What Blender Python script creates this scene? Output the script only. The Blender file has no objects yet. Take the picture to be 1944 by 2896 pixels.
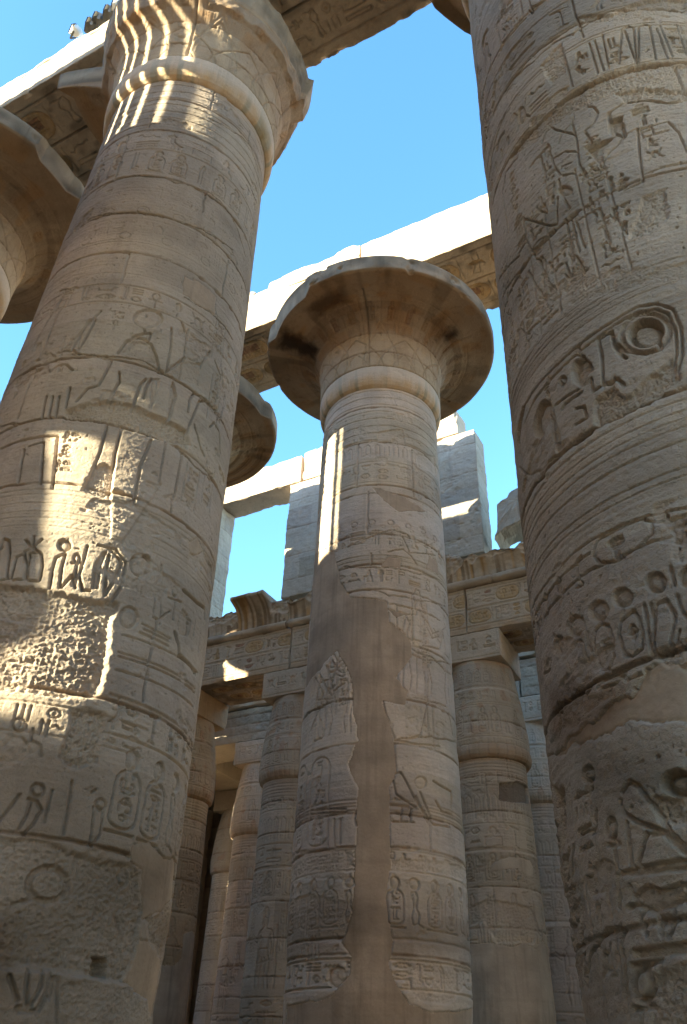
import bpy, math, random
import numpy as np

# ------------------------------------------------------------------ camera, sky, sun, exposure
R_ = math.radians
W, Hh, FPX = 1944., 2896., 2297.4          # photograph size and focal length in its pixels
PITCH, ROLL, YAW = R_(35.206), R_(2.017), R_(28.69)
CAM = np.array([7.532, -6.618, 0.0])       # eye level is z = 0, the ground lies at z = GZ
GZ = -1.65
NAVE = 9.124                               # distance between the two rows of great columns
BAY = 7.689                                # spacing of the great columns along a row
scene = bpy.context.scene
COL = scene.collection
_cr, _sr = math.cos(ROLL), math.sin(ROLL)
_right = np.array([math.cos(YAW), math.sin(YAW), 0])
_fh = np.array([-math.sin(YAW), math.cos(YAW), 0])
_fw = math.cos(PITCH) * _fh + math.sin(PITCH) * np.array([0, 0, 1.])
_up = -math.sin(PITCH) * _fh + math.cos(PITCH) * np.array([0, 0, 1.])
_R = _cr * _right + _sr * _up
_U = -_sr * _right + _cr * _up
cam = bpy.data.objects.new("camera", bpy.data.cameras.new("camera"))
COL.objects.link(cam)
import mathutils
cam.matrix_world = mathutils.Matrix(((_R[0], _U[0], -_fw[0], CAM[0]), (_R[1], _U[1], -_fw[1], CAM[1]),
                                     (_R[2], _U[2], -_fw[2], CAM[2]), (0, 0, 0, 1)))
cam.data.sensor_fit = 'VERTICAL'
cam.data.sensor_height = 23.6
cam.data.lens = FPX / Hh * 23.6
cam.data.clip_end = 3000
scene.camera = cam

SUN_AZ, SUN_EL = R_(-121), R_(16.6)        # direction towards the sun, from +X
scene.view_settings.view_transform = 'Standard'
scene.view_settings.look = 'None'
scene.view_settings.exposure = 2.45
world = bpy.data.worlds.new("World")
scene.world = world
world.use_nodes = True
wt = world.node_tree
sky = wt.nodes.new('ShaderNodeTexSky')
sky.sky_type = 'NISHITA'
sky.sun_disc = False
sky.sun_elevation = SUN_EL
sky.sun_rotation = R_(90) - SUN_AZ
sky.air_density = 1.0
sky.dust_density = 0.3
sky.ozone_density = 2.0
wt.nodes['Background'].inputs['Strength'].default_value = 0.15
hsv = wt.nodes.new('ShaderNodeHueSaturation')
hsv.inputs['Saturation'].default_value = 1.2
hsv.inputs['Hue'].default_value = .496
wt.links.new(sky.outputs[0], hsv.inputs['Color'])
wt.links.new(hsv.outputs[0], wt.nodes['Background'].inputs['Color'])
sl = bpy.data.lights.new("sun", 'SUN')
sl.energy = 5.0
sl.angle = R_(0.45)
sl.color = (1, 0.94, 0.68)
so = bpy.data.objects.new("sun", sl)
COL.objects.link(so)
so.location = (-30, -50, 40)
_sd = mathutils.Vector((math.cos(SUN_AZ) * math.cos(SUN_EL), math.sin(SUN_AZ) * math.cos(SUN_EL), math.sin(SUN_EL)))
so.rotation_euler = _sd.to_track_quat('Z', 'Y').to_euler()
scene.cycles.max_bounces = 8
scene.cycles.diffuse_bounces = 5

# ------------------------------------------------------------------ rays, noise
OFF = {1: (0, 0), 2: (972, 0), 3: (0, 724), 4: (972, 724), 5: (0, 1448), 6: (972, 1448), 7: (0, 2172), 8: (972, 2172)}
def FPIX(k, x, y):
    if k == 0: return x * 1.2398, y * 1.2398
    return OFF[k][0] + x * .6199, OFF[k][1] + y * .6199
def ray(x, y):
    dx, up = x - W / 2, Hh / 2 - y
    return _R * dx + _U * up + _fw * FPX
def on_cyl(x, y, c, r):
    d = ray(x, y)
    ox, oy = CAM[0] - c[0], CAM[1] - c[1]
    a = d[0]**2 + d[1]**2; b = ox * d[0] + oy * d[1]; q = ox * ox + oy * oy - r * r
    D = b * b - a * q
    k = -b / a if D < 0 else (-b - math.sqrt(D)) / a
    return math.atan2(oy + k * d[1], ox + k * d[0]), k * d[2]

def lat(u, v, cu, cv=None, seed=0):
    cv = cv or cu
    rng = np.random.default_rng(seed * 7919 + 13)
    a = (u - u[0]) / cu; b = (v - v[0]) / cv
    ia, ib = np.floor(a).astype(int), np.floor(b).astype(int)
    fa, fb = a - ia, b - ib
    fa = fa * fa * (3 - 2 * fa); fb = fb * fb * (3 - 2 * fb)
    T = rng.random((ib.max() + 2, ia.max() + 2))
    X = T[:, ia] * (1 - fa) + T[:, ia + 1] * fa
    return X[ib] * (1 - fb)[:, None] + X[ib + 1] * fb[:, None]
def fbm(u, v, c, seed, n=4, g=.55):
    s = 0; a = 1; t = 0
    for k in range(n):
        s = s + a * (lat(u, v, c, c, seed + 101 * k) - .5); t += a; a *= g; c *= .5
    return s / t * 2
def _h3(i, j, k, seed):
    n = (i * 374761393 + j * 668265263 + k * 2147483647 + seed * 974711) & 0xffffffff
    n = ((n ^ (n >> 13)) * 1274126177) & 0xffffffff
    return ((n ^ (n >> 16)) & 0xffff) / 65535.
def vn3(p, c, seed=0):
    q = p / c
    i = np.floor(q).astype(np.int64); f = q - i; f = f * f * (3 - 2 * f)
    out = 0
    for a in (0, 1):
        for b in (0, 1):
            for d in (0, 1):
                w = (f[..., 0] if a else 1 - f[..., 0]) * (f[..., 1] if b else 1 - f[..., 1]) * (f[..., 2] if d else 1 - f[..., 2])
                out = out + w * _h3(i[..., 0] + a, i[..., 1] + b, i[..., 2] + d, seed)
    return out - .5
def sst(x, a, b):
    t = np.clip((x - a) / (b - a), 0, 1)
    return t * t * (3 - 2 * t)

# ------------------------------------------------------------------ objects
def link(o, parent=None):
    COL.objects.link(o)
    if parent is not None: o.parent = parent
    return o
def tag(o, label=None, cat=None, group=None, kind=None):
    if label: o['label'] = label
    if cat: o['category'] = cat; o['kind'] = 'thing'
    if group: o['group'] = group
    if kind: o['kind'] = kind
    return o
def empty(name, loc, label, cat, group=None):
    o = bpy.data.objects.new(name, None)
    o.location = loc
    o.empty_display_size = .3
    return tag(link(o), label, cat, group)
def raw_mesh(name, V, Q, mat, parent=None, tint=None, smooth=True, off=(0, 0, 0)):
    me = bpy.data.meshes.new(name)
    V = np.asarray(V, np.float32) - np.asarray(off, np.float32)
    me.vertices.add(len(V)); me.vertices.foreach_set('co', V.ravel())
    n = Q.shape[1]
    me.loops.add(Q.size); me.loops.foreach_set('vertex_index', Q.astype(np.int32).ravel())
    me.polygons.add(len(Q)); me.polygons.foreach_set('loop_start', np.arange(0, Q.size, n, dtype=np.int32))
    me.polygons.foreach_set('use_smooth', np.full(len(Q), smooth, bool))
    if tint is not None:
        at = me.color_attributes.new('tint', 'FLOAT_COLOR', 'POINT')
        c = np.ones((len(V), 4), np.float32); c[:, :3] = tint
        at.data.foreach_set('color', c.ravel())
    me.update(calc_edges=True)
    me.materials.append(mat)
    return link(bpy.data.objects.new(name, me), parent)
def grid_quads(M, N, wrap=False):
    i = np.arange(M - 1)[:, None]; j = np.arange(N if wrap else N - 1)[None]
    a = i * N + j; b = i * N + (j + 1) % N
    return np.stack([a, b, b + N, a + N], -1).reshape(-1, 4)
def compact(V, Q, T=None):
    used = np.unique(Q)
    m = np.zeros(len(V), np.int64); m[used] = np.arange(len(used))
    return V[used], m[Q], (None if T is None else T[used])
def copy_tree(o, parent=None):
    c = o.copy(); COL.objects.link(c); c.parent = parent
    for ch in list(o.children): copy_tree(ch, c)
    return c

# ------------------------------------------------------------------ materials
def stone(name, c1, c2, c3, bump=1.0, streak=.35, paint=True, scale=1.0, pit=1.0):
    m = bpy.data.materials.new(name); m.use_nodes = True
    t = m.node_tree; N = t.nodes; L = t.links
    c1, c2, c3 = [(c[0] * 1.43, c[1] * 1.485, c[2] * 1.445) for c in (c1, c2, c3)]
    bs = N['Principled BSDF']
    bs.inputs['Roughness'].default_value = .92
    bs.inputs['Specular IOR Level'].default_value = .18
    geo = N.new('ShaderNodeNewGeometry')
    def noise(sc, det=6, rough=.6, vec=None, dist=0):
        n = N.new('ShaderNodeTexNoise'); n.inputs['Scale'].default_value = sc * scale
        n.inputs['Detail'].default_value = det; n.inputs['Roughness'].default_value = rough
        n.inputs['Distortion'].default_value = dist
        L.new(vec or geo.outputs['Position'], n.inputs['Vector']); return n.outputs['Fac']
    def mapped(sx, sy, sz):
        mp = N.new('ShaderNodeMapping'); mp.inputs['Scale'].default_value = (sx, sy, sz)
        L.new(geo.outputs['Position'], mp.inputs['Vector']); return mp.outputs[0]
    def ramp(f, a, b):
        r = N.new('ShaderNodeMapRange'); r.inputs[1].default_value = a; r.inputs[2].default_value = b
        L.new(f, r.inputs[0]); return r.outputs[0]
    def mix(f, a, b, mode='MIX'):
        x = N.new('ShaderNodeMix'); x.data_type = 'RGBA'; x.blend_type = mode
        for s, v in ((x.inputs[0], f), (x.inputs[6], a), (x.inputs[7], b)):
            if isinstance(v, (int, float)): s.default_value = v
            elif isinstance(v, tuple): s.default_value = (*v, 1)
            else: L.new(v, s)
        return x.outputs[2]
    def mul(f, k):
        x = N.new('ShaderNodeMath'); x.operation = 'MULTIPLY'; L.new(f, x.inputs[0]); x.inputs[1].default_value = k
        return x.outputs[0]
    col = mix(ramp(noise(.55, 5, .6), .38, .64), c1, c2)
    col = mix(mul(ramp(noise(2.7, 8, .7, dist=.6), .50, .70), .75), col, c3)
    beds = noise(1.0, 4, .6, mapped(.5, .5, 9))
    col = mix(mul(ramp(beds, .45, .75), .30), col, tuple(v * .74 for v in c1))
    if streak:
        col = mix(mul(ramp(noise(1.0, 5, .65, mapped(4.5, 4.5, .35)), .54, .74), streak), col, tuple(v * .55 for v in c3))
    gr = noise(38, 4, .75)
    col = mix(mul(ramp(gr, .30, .75), .38), col, tuple(v * .66 for v in c2))
    sp = noise(95, 2, .6)
    col = mix(mul(ramp(sp, .62, .75), .35), col, tuple(v * .5 for v in c2))
    lt = noise(5.5, 6, .75)
    col = mix(mul(ramp(lt, .60, .78), .30), col, tuple(min(1, v * 1.35) for v in c2))
    if paint:
        at = N.new('ShaderNodeVertexColor'); at.layer_name = 'tint'
        col = mix(1.0, col, at.outputs['Color'], 'MULTIPLY')
    L.new(col, bs.inputs['Base Color'])
    b1 = N.new('ShaderNodeBump'); b1.inputs['Strength'].default_value = .55 * bump; b1.inputs['Distance'].default_value = .02
    L.new(noise(17, 7, .72), b1.inputs['Height'])
    b2 = N.new('ShaderNodeBump'); b2.inputs['Strength'].default_value = .5 * pit * bump; b2.inputs['Distance'].default_value = .012
    L.new(ramp(noise(60, 3, .6), .25, .5), b2.inputs['Height']); L.new(b1.outputs[0], b2.inputs['Normal'])
    L.new(b2.outputs[0], bs.inputs['Normal'])
    return m
SAND = stone('sandstone', (.40, .305, .235), (.345, .268, .208), (.285, .218, .168))
SAND_B = stone('sandstone_worn', (.40, .313, .244), (.345, .272, .213), (.29, .226, .176), bump=1.25)
SAND_P = stone('sandstone_pale', (.53, .415, .33), (.47, .368, .29), (.41, .316, .245))
SAND_G = stone('sandstone_grey', (.385, .315, .255), (.34, .275, .225), (.29, .232, .188), bump=1.2)
WARM = stone('sandstone_warm', (.425, .312, .228), (.37, .268, .192), (.31, .22, .152))
ORANGE = stone('sandstone_orange', (.45, .295, .175), (.39, .25, .145), (.33, .205, .115))  # warm bounced light on one column is put into this colour
PAINTED = stone('painted_sandstone', (.40, .295, .205), (.33, .236, .16), (.27, .182, .118), streak=.5)
PLASTER = stone('lime_plaster', (.375, .275, .20), (.33, .24, .175), (.295, .214, .155), bump=.4, streak=.6, pit=.6)
SANDG = stone('sandy_ground', (.20, .155, .115), (.18, .14, .10), (.155, .12, .085), paint=False, streak=0)
def plain(name, c, rough=.5, metal=0):
    m = bpy.data.materials.new(name); m.use_nodes = True
    t = m.node_tree; b = t.nodes['Principled BSDF']
    n = t.nodes.new('ShaderNodeTexNoise'); n.inputs['Scale'].default_value = 30
    x = t.nodes.new('ShaderNodeMix'); x.data_type = 'RGBA'
    x.inputs[6].default_value = (*c, 1); x.inputs[7].default_value = (*[v * .7 for v in c], 1)
    t.links.new(n.outputs['Fac'], x.inputs[0]); t.links.new(x.outputs[2], b.inputs['Base Color'])
    b.inputs['Roughness'].default_value = rough; b.inputs['Metallic'].default_value = metal
    return m
LAMP_BODY = plain('lamp_housing', (.10, .09, .075), .45, .2)
LAMP_WHITE = plain('lamp_white', (.78, .78, .76), .4)
LAMP_DARK = plain('lamp_louvre', (.02, .02, .025), .35)

# ------------------------------------------------------------------ carving
class Field:
    """A height field: u along the surface, v up. H is what is carved, E what has worn away."""
    def __init__(s, u, v, seed=1):
        s.u, s.v = np.asarray(u, float), np.asarray(v, float)
        sh = (len(s.v), len(s.u))
        s.K = np.zeros(sh, np.float32)          # carved relief (<= 0)
        s.E = np.zeros(sh, np.float32)          # wear, joints, roughness
        s.P = np.zeros(sh, np.float32)          # plaster
        s.T = np.ones(sh + (3,), np.float32)    # pigment, a multiplier of the stone colour
        s.TC = np.ones(sh + (3,), np.float32)   # the share of it that belongs to drums and joints
        s.seed = seed
        s.rng = random.Random(seed)
        s.wu = .045 * fbm(s.u, s.v, .22, seed + 50, 4, .7); s.wv = .045 * fbm(s.u, s.v, .22, seed + 60, 4, .7)
        s.wk = 1.0
        s.mw = .62 * float(np.median(np.diff(s.u)))
    def win(s, pts, pad):
        p = np.asarray(pts, float)
        a, b = np.searchsorted(s.u, [p[:, 0].min() - pad, p[:, 0].max() + pad])
        c, d = np.searchsorted(s.v, [p[:, 1].min() - pad, p[:, 1].max() + pad])
        if b <= a or d <= c: return None
        return (slice(c, d), slice(a, b)), s.u[None, a:b], s.v[c:d, None]
    @staticmethod
    def dist(pts, U, V, closed):
        p = np.asarray(pts, float)
        D = None; ins = None
        n = len(p)
        for i in range(n if closed else n - 1):
            x0, y0 = p[i]; x1, y1 = p[(i + 1) % n]
            dx, dy = x1 - x0, y1 - y0
            t = np.clip(((U - x0) * dx + (V - y0) * dy) / (dx * dx + dy * dy + 1e-12), 0, 1)
            e = (U - x0 - t * dx)**2 + (V - y0 - t * dy)**2
            D = e if D is None else np.minimum(D, e)
            if closed:
                if abs(dy) < 1e-12: c = np.zeros(np.broadcast(U, V).shape, bool)
                else: c = ((y0 > V) != (y1 > V)) & (U < dx * (V - y0) / dy + x0)
                ins = c if ins is None else ins ^ c
        return np.sqrt(D), ins
    def line(s, pts, w=.02, d=.02, soft=.4, warp=0):
        w = max(w * .6, s.mw)
        q = s.win(pts, w * 2 + warp)
        if q is None: return
        k, U, V = q
        if warp: U = U + s.wu[k] * warp / .03; V = V + s.wv[k] * warp / .03
        D, _ = s.dist(pts, U, V, False)
        h = -d * 1.4 * (1 - sst(D, w * (1 - soft), w * (1 + soft)))
        s.K[k] = np.minimum(s.K[k], h)
    def fill(s, pts, d=.03, bulge=.06, back=.75, edge=.006):
        q = s.win(pts, .02)
        if q is None: return
        k, U, V = q
        D, ins = s.dist(pts, U, V, True)
        sd = np.where(ins, D, -D)
        h = -d * 1.3 * sst(sd, -edge, edge) * (1 - back * sst(sd, 0, bulge))
        s.K[k] = np.minimum(s.K[k], h)
    def ell(s, u, v, a, b=None, d=.03, ring=0, back=.75, rot=0):
        b = b or a
        n = 18
        c, sn = math.cos(rot), math.sin(rot)
        pts = [(u + a * math.cos(t) * c - b * math.sin(t) * sn, v + a * math.cos(t) * sn + b * math.sin(t) * c)
               for t in [2 * math.pi * i / n for i in range(n)]]
        if ring: s.line(pts + pts[:1], ring, d)
        else: s.fill(pts, d, min(a, b) * .8, back)
    def worn(s, pts, depth=.03, rough=.03, keep=.2, edge=.02, warp=1.0, c=.12, an=1.0):
        q = s.win(pts, edge + .08)
        if q is None: return
        k, U, V = q
        U = U + s.wu[k] * warp; V = V + s.wv[k] * warp
        D, ins = s.dist(pts, U, V, True)
        w = sst(np.where(ins, D, -D), -edge, edge)
        s.spall(k, w, depth, rough * .5, keep, c * .36, an)
    def spall(s, k, w, depth, rough, keep, c=.12, an=1.0):
        uu, vv = s.u[k[1]], s.v[k[0]]
        n = .35 * (lat(uu, vv, c * 1.4 * an, c, s.seed + 5) - .5) + .75 * (np.abs(lat(uu, vv, c * .62 * an, c * .5, s.seed + 6) - .5) * 2 - .5) + .45 * (lat(uu, vv, c * .28 * an, c * .22, s.seed + 7) - .5) + .25 * (lat(uu, vv, c * .13, c * .12, s.seed + 15) - .5)
        s.E[k] -= w * (depth + rough * n * .95)
        s.K[k] *= (1 - w * (1 - keep))
    def plaster(s, pts, depth=.012, warp=1.2):
        q = s.win(pts, .12)
        if q is None: return
        k, U, V = q
        U = U + s.wu[k] * warp; V = V + s.wv[k] * warp
        D, ins = s.dist(pts, U, V, True)
        sd = np.where(ins, D, -D)
        w = sst(sd, -.008, .008)
        s.P[k] = np.maximum(s.P[k], w)
        s.K[k] *= 1 - w
        uu, vv = s.u[k[1]], s.v[k[0]]
        s.E[k] = s.E[k] * (1 - w) - w * (depth + .012 * (lat(uu, vv, .5, .5, 31) - .5) + .006 * (lat(uu, vv, .12, .12, 32) - .5) + .0035 * (lat(uu, vv, .03, .03, 33) - .5))
        s.E[k] -= .012 * np.exp(-(sd / .012)**2)
    def stain(s, pts, rgb, soft=.1, warp=2.0, a=1.0):
        q = s.win(pts, soft + .1)
        if q is None: return
        k, U, V = q
        U = U + s.wu[k] * warp; V = V + s.wv[k] * warp
        D, ins = s.dist(pts, U, V, True)
        w = (a * sst(np.where(ins, D, -D), -soft, soft))[..., None]
        s.T[k] *= 1 - w + w * np.array(rgb)
    def tintfill(s, pts, rgb, a=.9):
        q = s.win(pts, .01)
        if q is None: return
        k, U, V = q
        D, ins = s.dist(pts, U, V, True)
        w = (ins * a * (.55 + .6 * lat(s.u[k[1]], s.v[k[0]], .07, .07, s.seed + 9)).clip(0, 1))[..., None]
        s.T[k] = s.T[k] * (1 - w) + w * np.array(rgb)
    def weather(s, amp=1.0, spalls=.72, sp_depth=.022, seed=None):
        sd = seed or s.seed
        u, v = s.u, s.v
        s.E += amp * (.020 * (lat(u, v, .9, .7, sd) - .5) + .006 * (lat(u, v, .3, .2, sd + 1) - .5) + .0045 * (lat(u, v, .11, .07, sd + 2) - .5)
                      + .005 * (lat(u, v, .045, .03, sd + 3) - .5) + .004 * (lat(u, v, .02, .016, sd + 16) - .5) + .006 * (lat(u, v, .9, .028, sd + 4) - .5))
        p = lat(u, v, .034, .03, sd + 8)
        s.E -= amp * .026 * sst(p, .90, .965) * sst(lat(u, v, .5, .5, sd + 9), .42, .66)
        w = sst(lat(u, v, 1.1, .55, sd + 11) * .55 + lat(u, v, .34, .22, sd + 12) * .3 + lat(u, v, .1, .09, sd + 13) * .15, spalls - .02, spalls + .015)
        s.spall((slice(None), slice(None)), w, sp_depth, sp_depth * .9, .25)
        # softened, blunted carving in worn zones
        s.K *= (.72 + .4 * lat(u, v, .8, .6, sd + 14)).clip(0, 1)
    def course(s, v, d=.028, w=.011, u0=None, u1=None, gap=.10):
        "an irregular drum joint"
        dv = .012 * (np.interp(s.u, np.arange(s.u[0], s.u[-1] + .3, .13), np.random.default_rng(int(v * 977) + s.seed).random(len(np.arange(s.u[0], s.u[-1] + .3, .13)))) - .5)
        a, b = np.searchsorted(s.v, [v - gap, v + gap])
        if b <= a: return
        D = np.abs(s.v[a:b, None] - v - dv[None])
        m = .45 + .55 * sst(lat(s.u, s.v[a:b], .35, 9, int(v * 31) + s.seed), .25, .6)
        ch = sst(lat(s.u, s.v[a:b], .12, .2, int(v * 37) + s.seed), .62, .85)
        h = d * m * (1 - sst(D, w * .4, w * 1.6)) + .03 * ch * (1 - sst(D, .012, .05))
        s.E[a:b] -= h
        jt = 1 - (.34 * m * (1 - sst(D, w * .6, w * 2.0)))[..., None] * np.array([.75, .9, 1.])
        s.T[a:b] *= jt; s.TC[a:b] *= jt
        lim = s.v[-1]; r = random.Random(int(v * 1000) + s.seed)
        nx = v + r.uniform(.75, 1.1); c, d_ = np.searchsorted(s.v, [v, min(nx, lim)])
        cut = r.uniform(s.u[0], s.u[-1]); e = int(np.searchsorted(s.u, cut))
        for sl_ in (slice(0, e), slice(e, None)):
            g = r.uniform(.81, 1.08); gg = np.array([g * r.uniform(.99, 1.02), g, g * r.uniform(.96, 1.03)]); s.T[c:d_, sl_] *= gg; s.TC[c:d_, sl_] *= gg
    def vjoint(s, u, v0, v1, d=.028, w=.011):
        n = 7
        pts = [(u + s.rng.uniform(-.012, .012), v0 + (v1 - v0) * i / n) for i in range(n + 1)]
        q = s.win(pts, .05)
        if q is None: return
        k, U, V = q
        D, _ = s.dist(pts, U, V, False)
        s.E[k] -= d * (1 - sst(D, w * .4, w * 1.7))
    # --- photo tracing: strokes given where the photograph shows them, carried onto the round surface
    def tr(s, k, pts):
        out = []
        for x, y in pts:
            th, z = on_cyl(*FPIX(k, x, y), s.c, s.rr(0))
            for _ in range(2): th, z = on_cyl(*FPIX(k, x, y), s.c, s.rr(z))
            out.append((((th - s.thc + math.pi) % (2 * math.pi) - math.pi) * s.R, z))
        return out
    def L(s, k, *strokes, w=.022, d=.032, warp=0):
        for st in strokes: s.line(s.tr(k, st), w * .85 * s.wk, d * s.wk, warp=warp)
    def A(s, k, pts, d=.04, bulge=.05, back=.6): s.fill(s.tr(k, pts), d * .85, bulge, back * .8)
    def O(s, k, x, y, a, b, d=.045, ring=0, back=.8, rot=0):
        n = 18; c, sn = math.cos(rot), math.sin(rot)
        pts = s.tr(k, [(x + a * math.cos(t) * c - b * math.sin(t) * sn, y + a * math.cos(t) * sn + b * math.sin(t) * c) for t in [2 * math.pi * i / n for i in range(n)]])
        if ring: s.line(pts + pts[:1], ring, d)
        else: s.fill(pts, d * .85, .06, back * .72, .006)

# ------------------------------------------------------------------ hieroglyphs (unit boxes)
def _arc(x, y, r, a0, a1, n=8, ry=None):
    ry = ry or r
    return [(x + r * math.cos(R_(a0 + (a1 - a0) * i / n)), y + ry * math.sin(R_(a0 + (a1 - a0) * i / n))) for i in range(n + 1)]
TALL = {
 'reed': [('f', [(.45, .0), (.55, .0), (.55, .35), (.72, .5), (.7, .8), (.5, 1), (.32, .85), (.36, .5), (.45, .35)])],
 'ankh': [('r', .5, .76, .2, .24), ('l', [(.12, .48), (.88, .48)]), ('l', [(.5, .5), (.5, 0)])],
 'was': [('l', [(.5, 0), (.5, .85), (.2, 1), (.5, .93), (.75, .85)]), ('l', [(.35, 0), (.5, .08), (.65, 0)])],
 'djed': [('l', [(.4, 0), (.4, 1)]), ('l', [(.6, 0), (.6, 1)]), ('l', [(.15, .95), (.85, .95)]), ('l', [(.15, .8), (.85, .8)]), ('l', [(.15, .65), (.85, .65)])],
 'man': [('f', [(.2, 0), (.85, 0), (.85, .18), (.65, .3), (.68, .6), (.55, .66), (.62, .8), (.5, .98), (.35, .9), (.36, .7), (.25, .55), (.3, .3)]), ('l', [(.6, .5), (.95, .6)])],
 'feather': [('l', [(.4, 0), (.42, .7), (.6, 1), (.75, .85), (.6, .7), (.62, 0)])],
 'cobra': [('l', [(.2, .95), (.45, 1), (.6, .85), (.5, .55), (.7, .35), (.6, .1), (.3, .05), (.2, .3), (.35, .55), (.3, .75), (.2, .95)]), ('l', [(.6, .1), (.95, .02)])],
 'strokes': [('l', [(.2, .05), (.2, .95)]), ('l', [(.5, .05), (.5, .95)]), ('l', [(.8, .05), (.8, .95)])],
 'bird': [('f', [(.05, .25), (.3, .3), (.55, .5), (.6, .72), (.52, .85), (.68, .98), (.85, .88), (.98, .8), (.82, .74), (.85, .5), (.7, .3), (.6, .24), (.6, .02), (.75, 0), (.5, 0), (.5, .2), (.42, .22), (.4, 0), (.33, 0), (.33, .22)])],
 'flag': [('l', [(.3, 0), (.3, 1)]), ('l', [(.3, .95), (.8, .95), (.8, .75), (.3, .72)])],
 'leg': [('l', [(.35, 1), (.35, .12), (.85, .08)]), ('l', [(.6, 1), (.58, .25), (.85, .2), (.85, .08)])],
 'bee': [('f', [(.1, .4), (.4, .55), (.75, .5), (.9, .62), (.8, .38), (.4, .3)]), ('l', [(.4, .55), (.15, .9), (.5, .95), (.6, .55)]), ('l', [(.4, .3), (.4, .05)]), ('l', [(.65, .4), (.7, .05)])],
 'scarab': [('f', _arc(.5, .45, .28, 0, 360, 12, .36)), ('l', [(.2, .65), (.05, .9)]), ('l', [(.8, .65), (.95, .9)]), ('l', [(.25, .25), (.05, .05)]), ('l', [(.75, .25), (.95, .05)])],
 'stool': [('l', [(.15, 0), (.15, .95), (.85, .95), (.85, 0), (.15, 0)]), ('l', [(.15, .5), (.85, .5)])],
 'king': [('f', [(.2, 0), (.8, 0), (.78, .5), (.6, .6), (.66, .78), (.6, 1), (.45, 1), (.38, .75), (.4, .6), (.28, .5)]), ('l', [(.7, .42), (.95, .5), (.95, .1)])],
}
FLAT = {
 'water': [('l', [(0, .4), (.12, .65), (.25, .35), (.37, .65), (.5, .35), (.62, .65), (.75, .35), (.87, .65), (1, .4)])],
 'mouth': [('l', [(0, .5), (.25, .78), (.5, .85), (.75, .78), (1, .5), (.75, .22), (.5, .15), (.25, .22), (0, .5)])],
 'disc': [('d', .5, .5, .3, .42)],
 'ring': [('r', .5, .5, .26, .4), ('d', .5, .5, .08, .12)],
 'bread': [('f', [(.25, .1), (.75, .1)] + _arc(.5, .1, .25, 0, 180, 8, .75))],
 'house': [('l', [(.05, .05), (.05, .95), (.95, .95), (.95, .05), (.6, .05)])],
 'basket': [('f', [(0, .85), (1, .85)] + _arc(.5, .85, .5, 0, -180, 10, .75))],
 'bolt': [('l', [(0, .5), (1, .5)]), ('l', [(.4, .25), (.4, .75)]), ('l', [(.6, .25), (.6, .75)])],
 'land': [('l', [(0, .75), (1, .75)]), ('l', [(0, .35), (1, .35), (1, .75)]), ('l', [(0, .75), (0, .35)])],
 'three': [('l', [(.1, .15), (.1, .85)]), ('l', [(.5, .15), (.5, .85)]), ('l', [(.9, .15), (.9, .85)])],
 'rows': [('l', [(0, .15), (1, .15)]), ('l', [(0, .5), (1, .5)]), ('l', [(0, .85), (1, .85)])],
 'snake': [('l', [(0, .7), (.15, .8), (.3, .45), (.5, .4), (.7, .6), (.85, .4), (1, .4)])],
 'eye': [('l', [(0, .5), (.3, .85), (.7, .85), (1, .5), (.7, .2), (.3, .2), (0, .5)]), ('d', .5, .52, .13, .28)],
 'arm': [('l', [(0, .3), (.75, .3), (.8, .7), (1, .75)]), ('l', [(0, .3), (0, .7)])],
}
TN, FN = list(TALL), list(FLAT)
def put(F, g, u, v, w, h, d=.02, lw=.014, flip=False, col=None):
    for it in g:
        X = lambda x: u + (w * (1 - x) if flip else w * x)
        Y = lambda y: v + h * y
        if it[0] == 'l': F.line([(X(x), Y(y)) for x, y in it[1]], lw, d)
        elif it[0] == 'f':
            p = [(X(x), Y(y)) for x, y in it[1]]
            F.fill(p, d * 1.25, min(w, h) * .25, .7)
            if col is not None: F.tintfill(p, col)
        elif it[0] == 'r': F.ell(X(it[1]), Y(it[2]), it[3] * w, it[4] * h, d, lw)
        elif it[0] == 'd':
            F.ell(X(it[1]), Y(it[2]), it[3] * w, it[4] * h, d * 1.3)
            if col is not None: F.tintfill([(X(it[1]) + it[3] * w * math.cos(t), Y(it[2]) + it[4] * h * math.sin(t)) for t in np.arange(0, 6.28, .5)], col)
def quad(F, u, v, s, r, d, lw, col=None):
    "one square of writing"
    k = r.random()
    c = None if col is None else r.choice(col)
    if k < .38:
        put(F, TALL[r.choice(TN)], u + .1 * s, v + .04 * s, .8 * s, .92 * s, d, lw, r.random() < .4, c)
    elif k < .72:
        n = r.choice((2, 2, 3))
        for i in range(n):
            put(F, FLAT[r.choice(FN)], u + .08 * s, v + s * (i + .1) / n, .84 * s, s * .8 / n, d, lw, False, c)
    else:
        put(F, TALL[r.choice(TN)], u + .02 * s, v + .05 * s, .46 * s, .9 * s, d, lw, r.random() < .4, c)
        for i in range(2):
            put(F, FLAT[r.choice(FN)], u + .53 * s, v + s * (i + .1) / 2, .44 * s, s * .4, d, lw, False, c)
def text_row(F, u0, u1, v0, v1, d=.018, lw=.013, rules=True, col=None, skip=0):
    s = v1 - v0
    if rules:
        F.line([(u0, v0), (u1, v0)], lw, d * .8); F.line([(u0, v1), (u1, v1)], lw, d * .8)
    u = u0 + .05 * s
    while u + s < u1 + .1 * s:
        if F.rng.random() >= skip: quad(F, u, v0 + .08 * s, s * .86, F.rng, d, lw, col)
        u += s * F.rng.uniform(.88, .98)
def text_col(F, u0, u1, v0, v1, d=.018, lw=.012, rules=True):
    s = u1 - u0
    if rules:
        F.line([(u0, v0), (u0, v1)], lw, d * .8); F.line([(u1, v0), (u1, v1)], lw, d * .8)
    v = v1 - s
    while v > v0 - .1 * s:
        quad(F, u0 + .1 * s, v, s * .8, F.rng, d, lw); v -= s * .9
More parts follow.
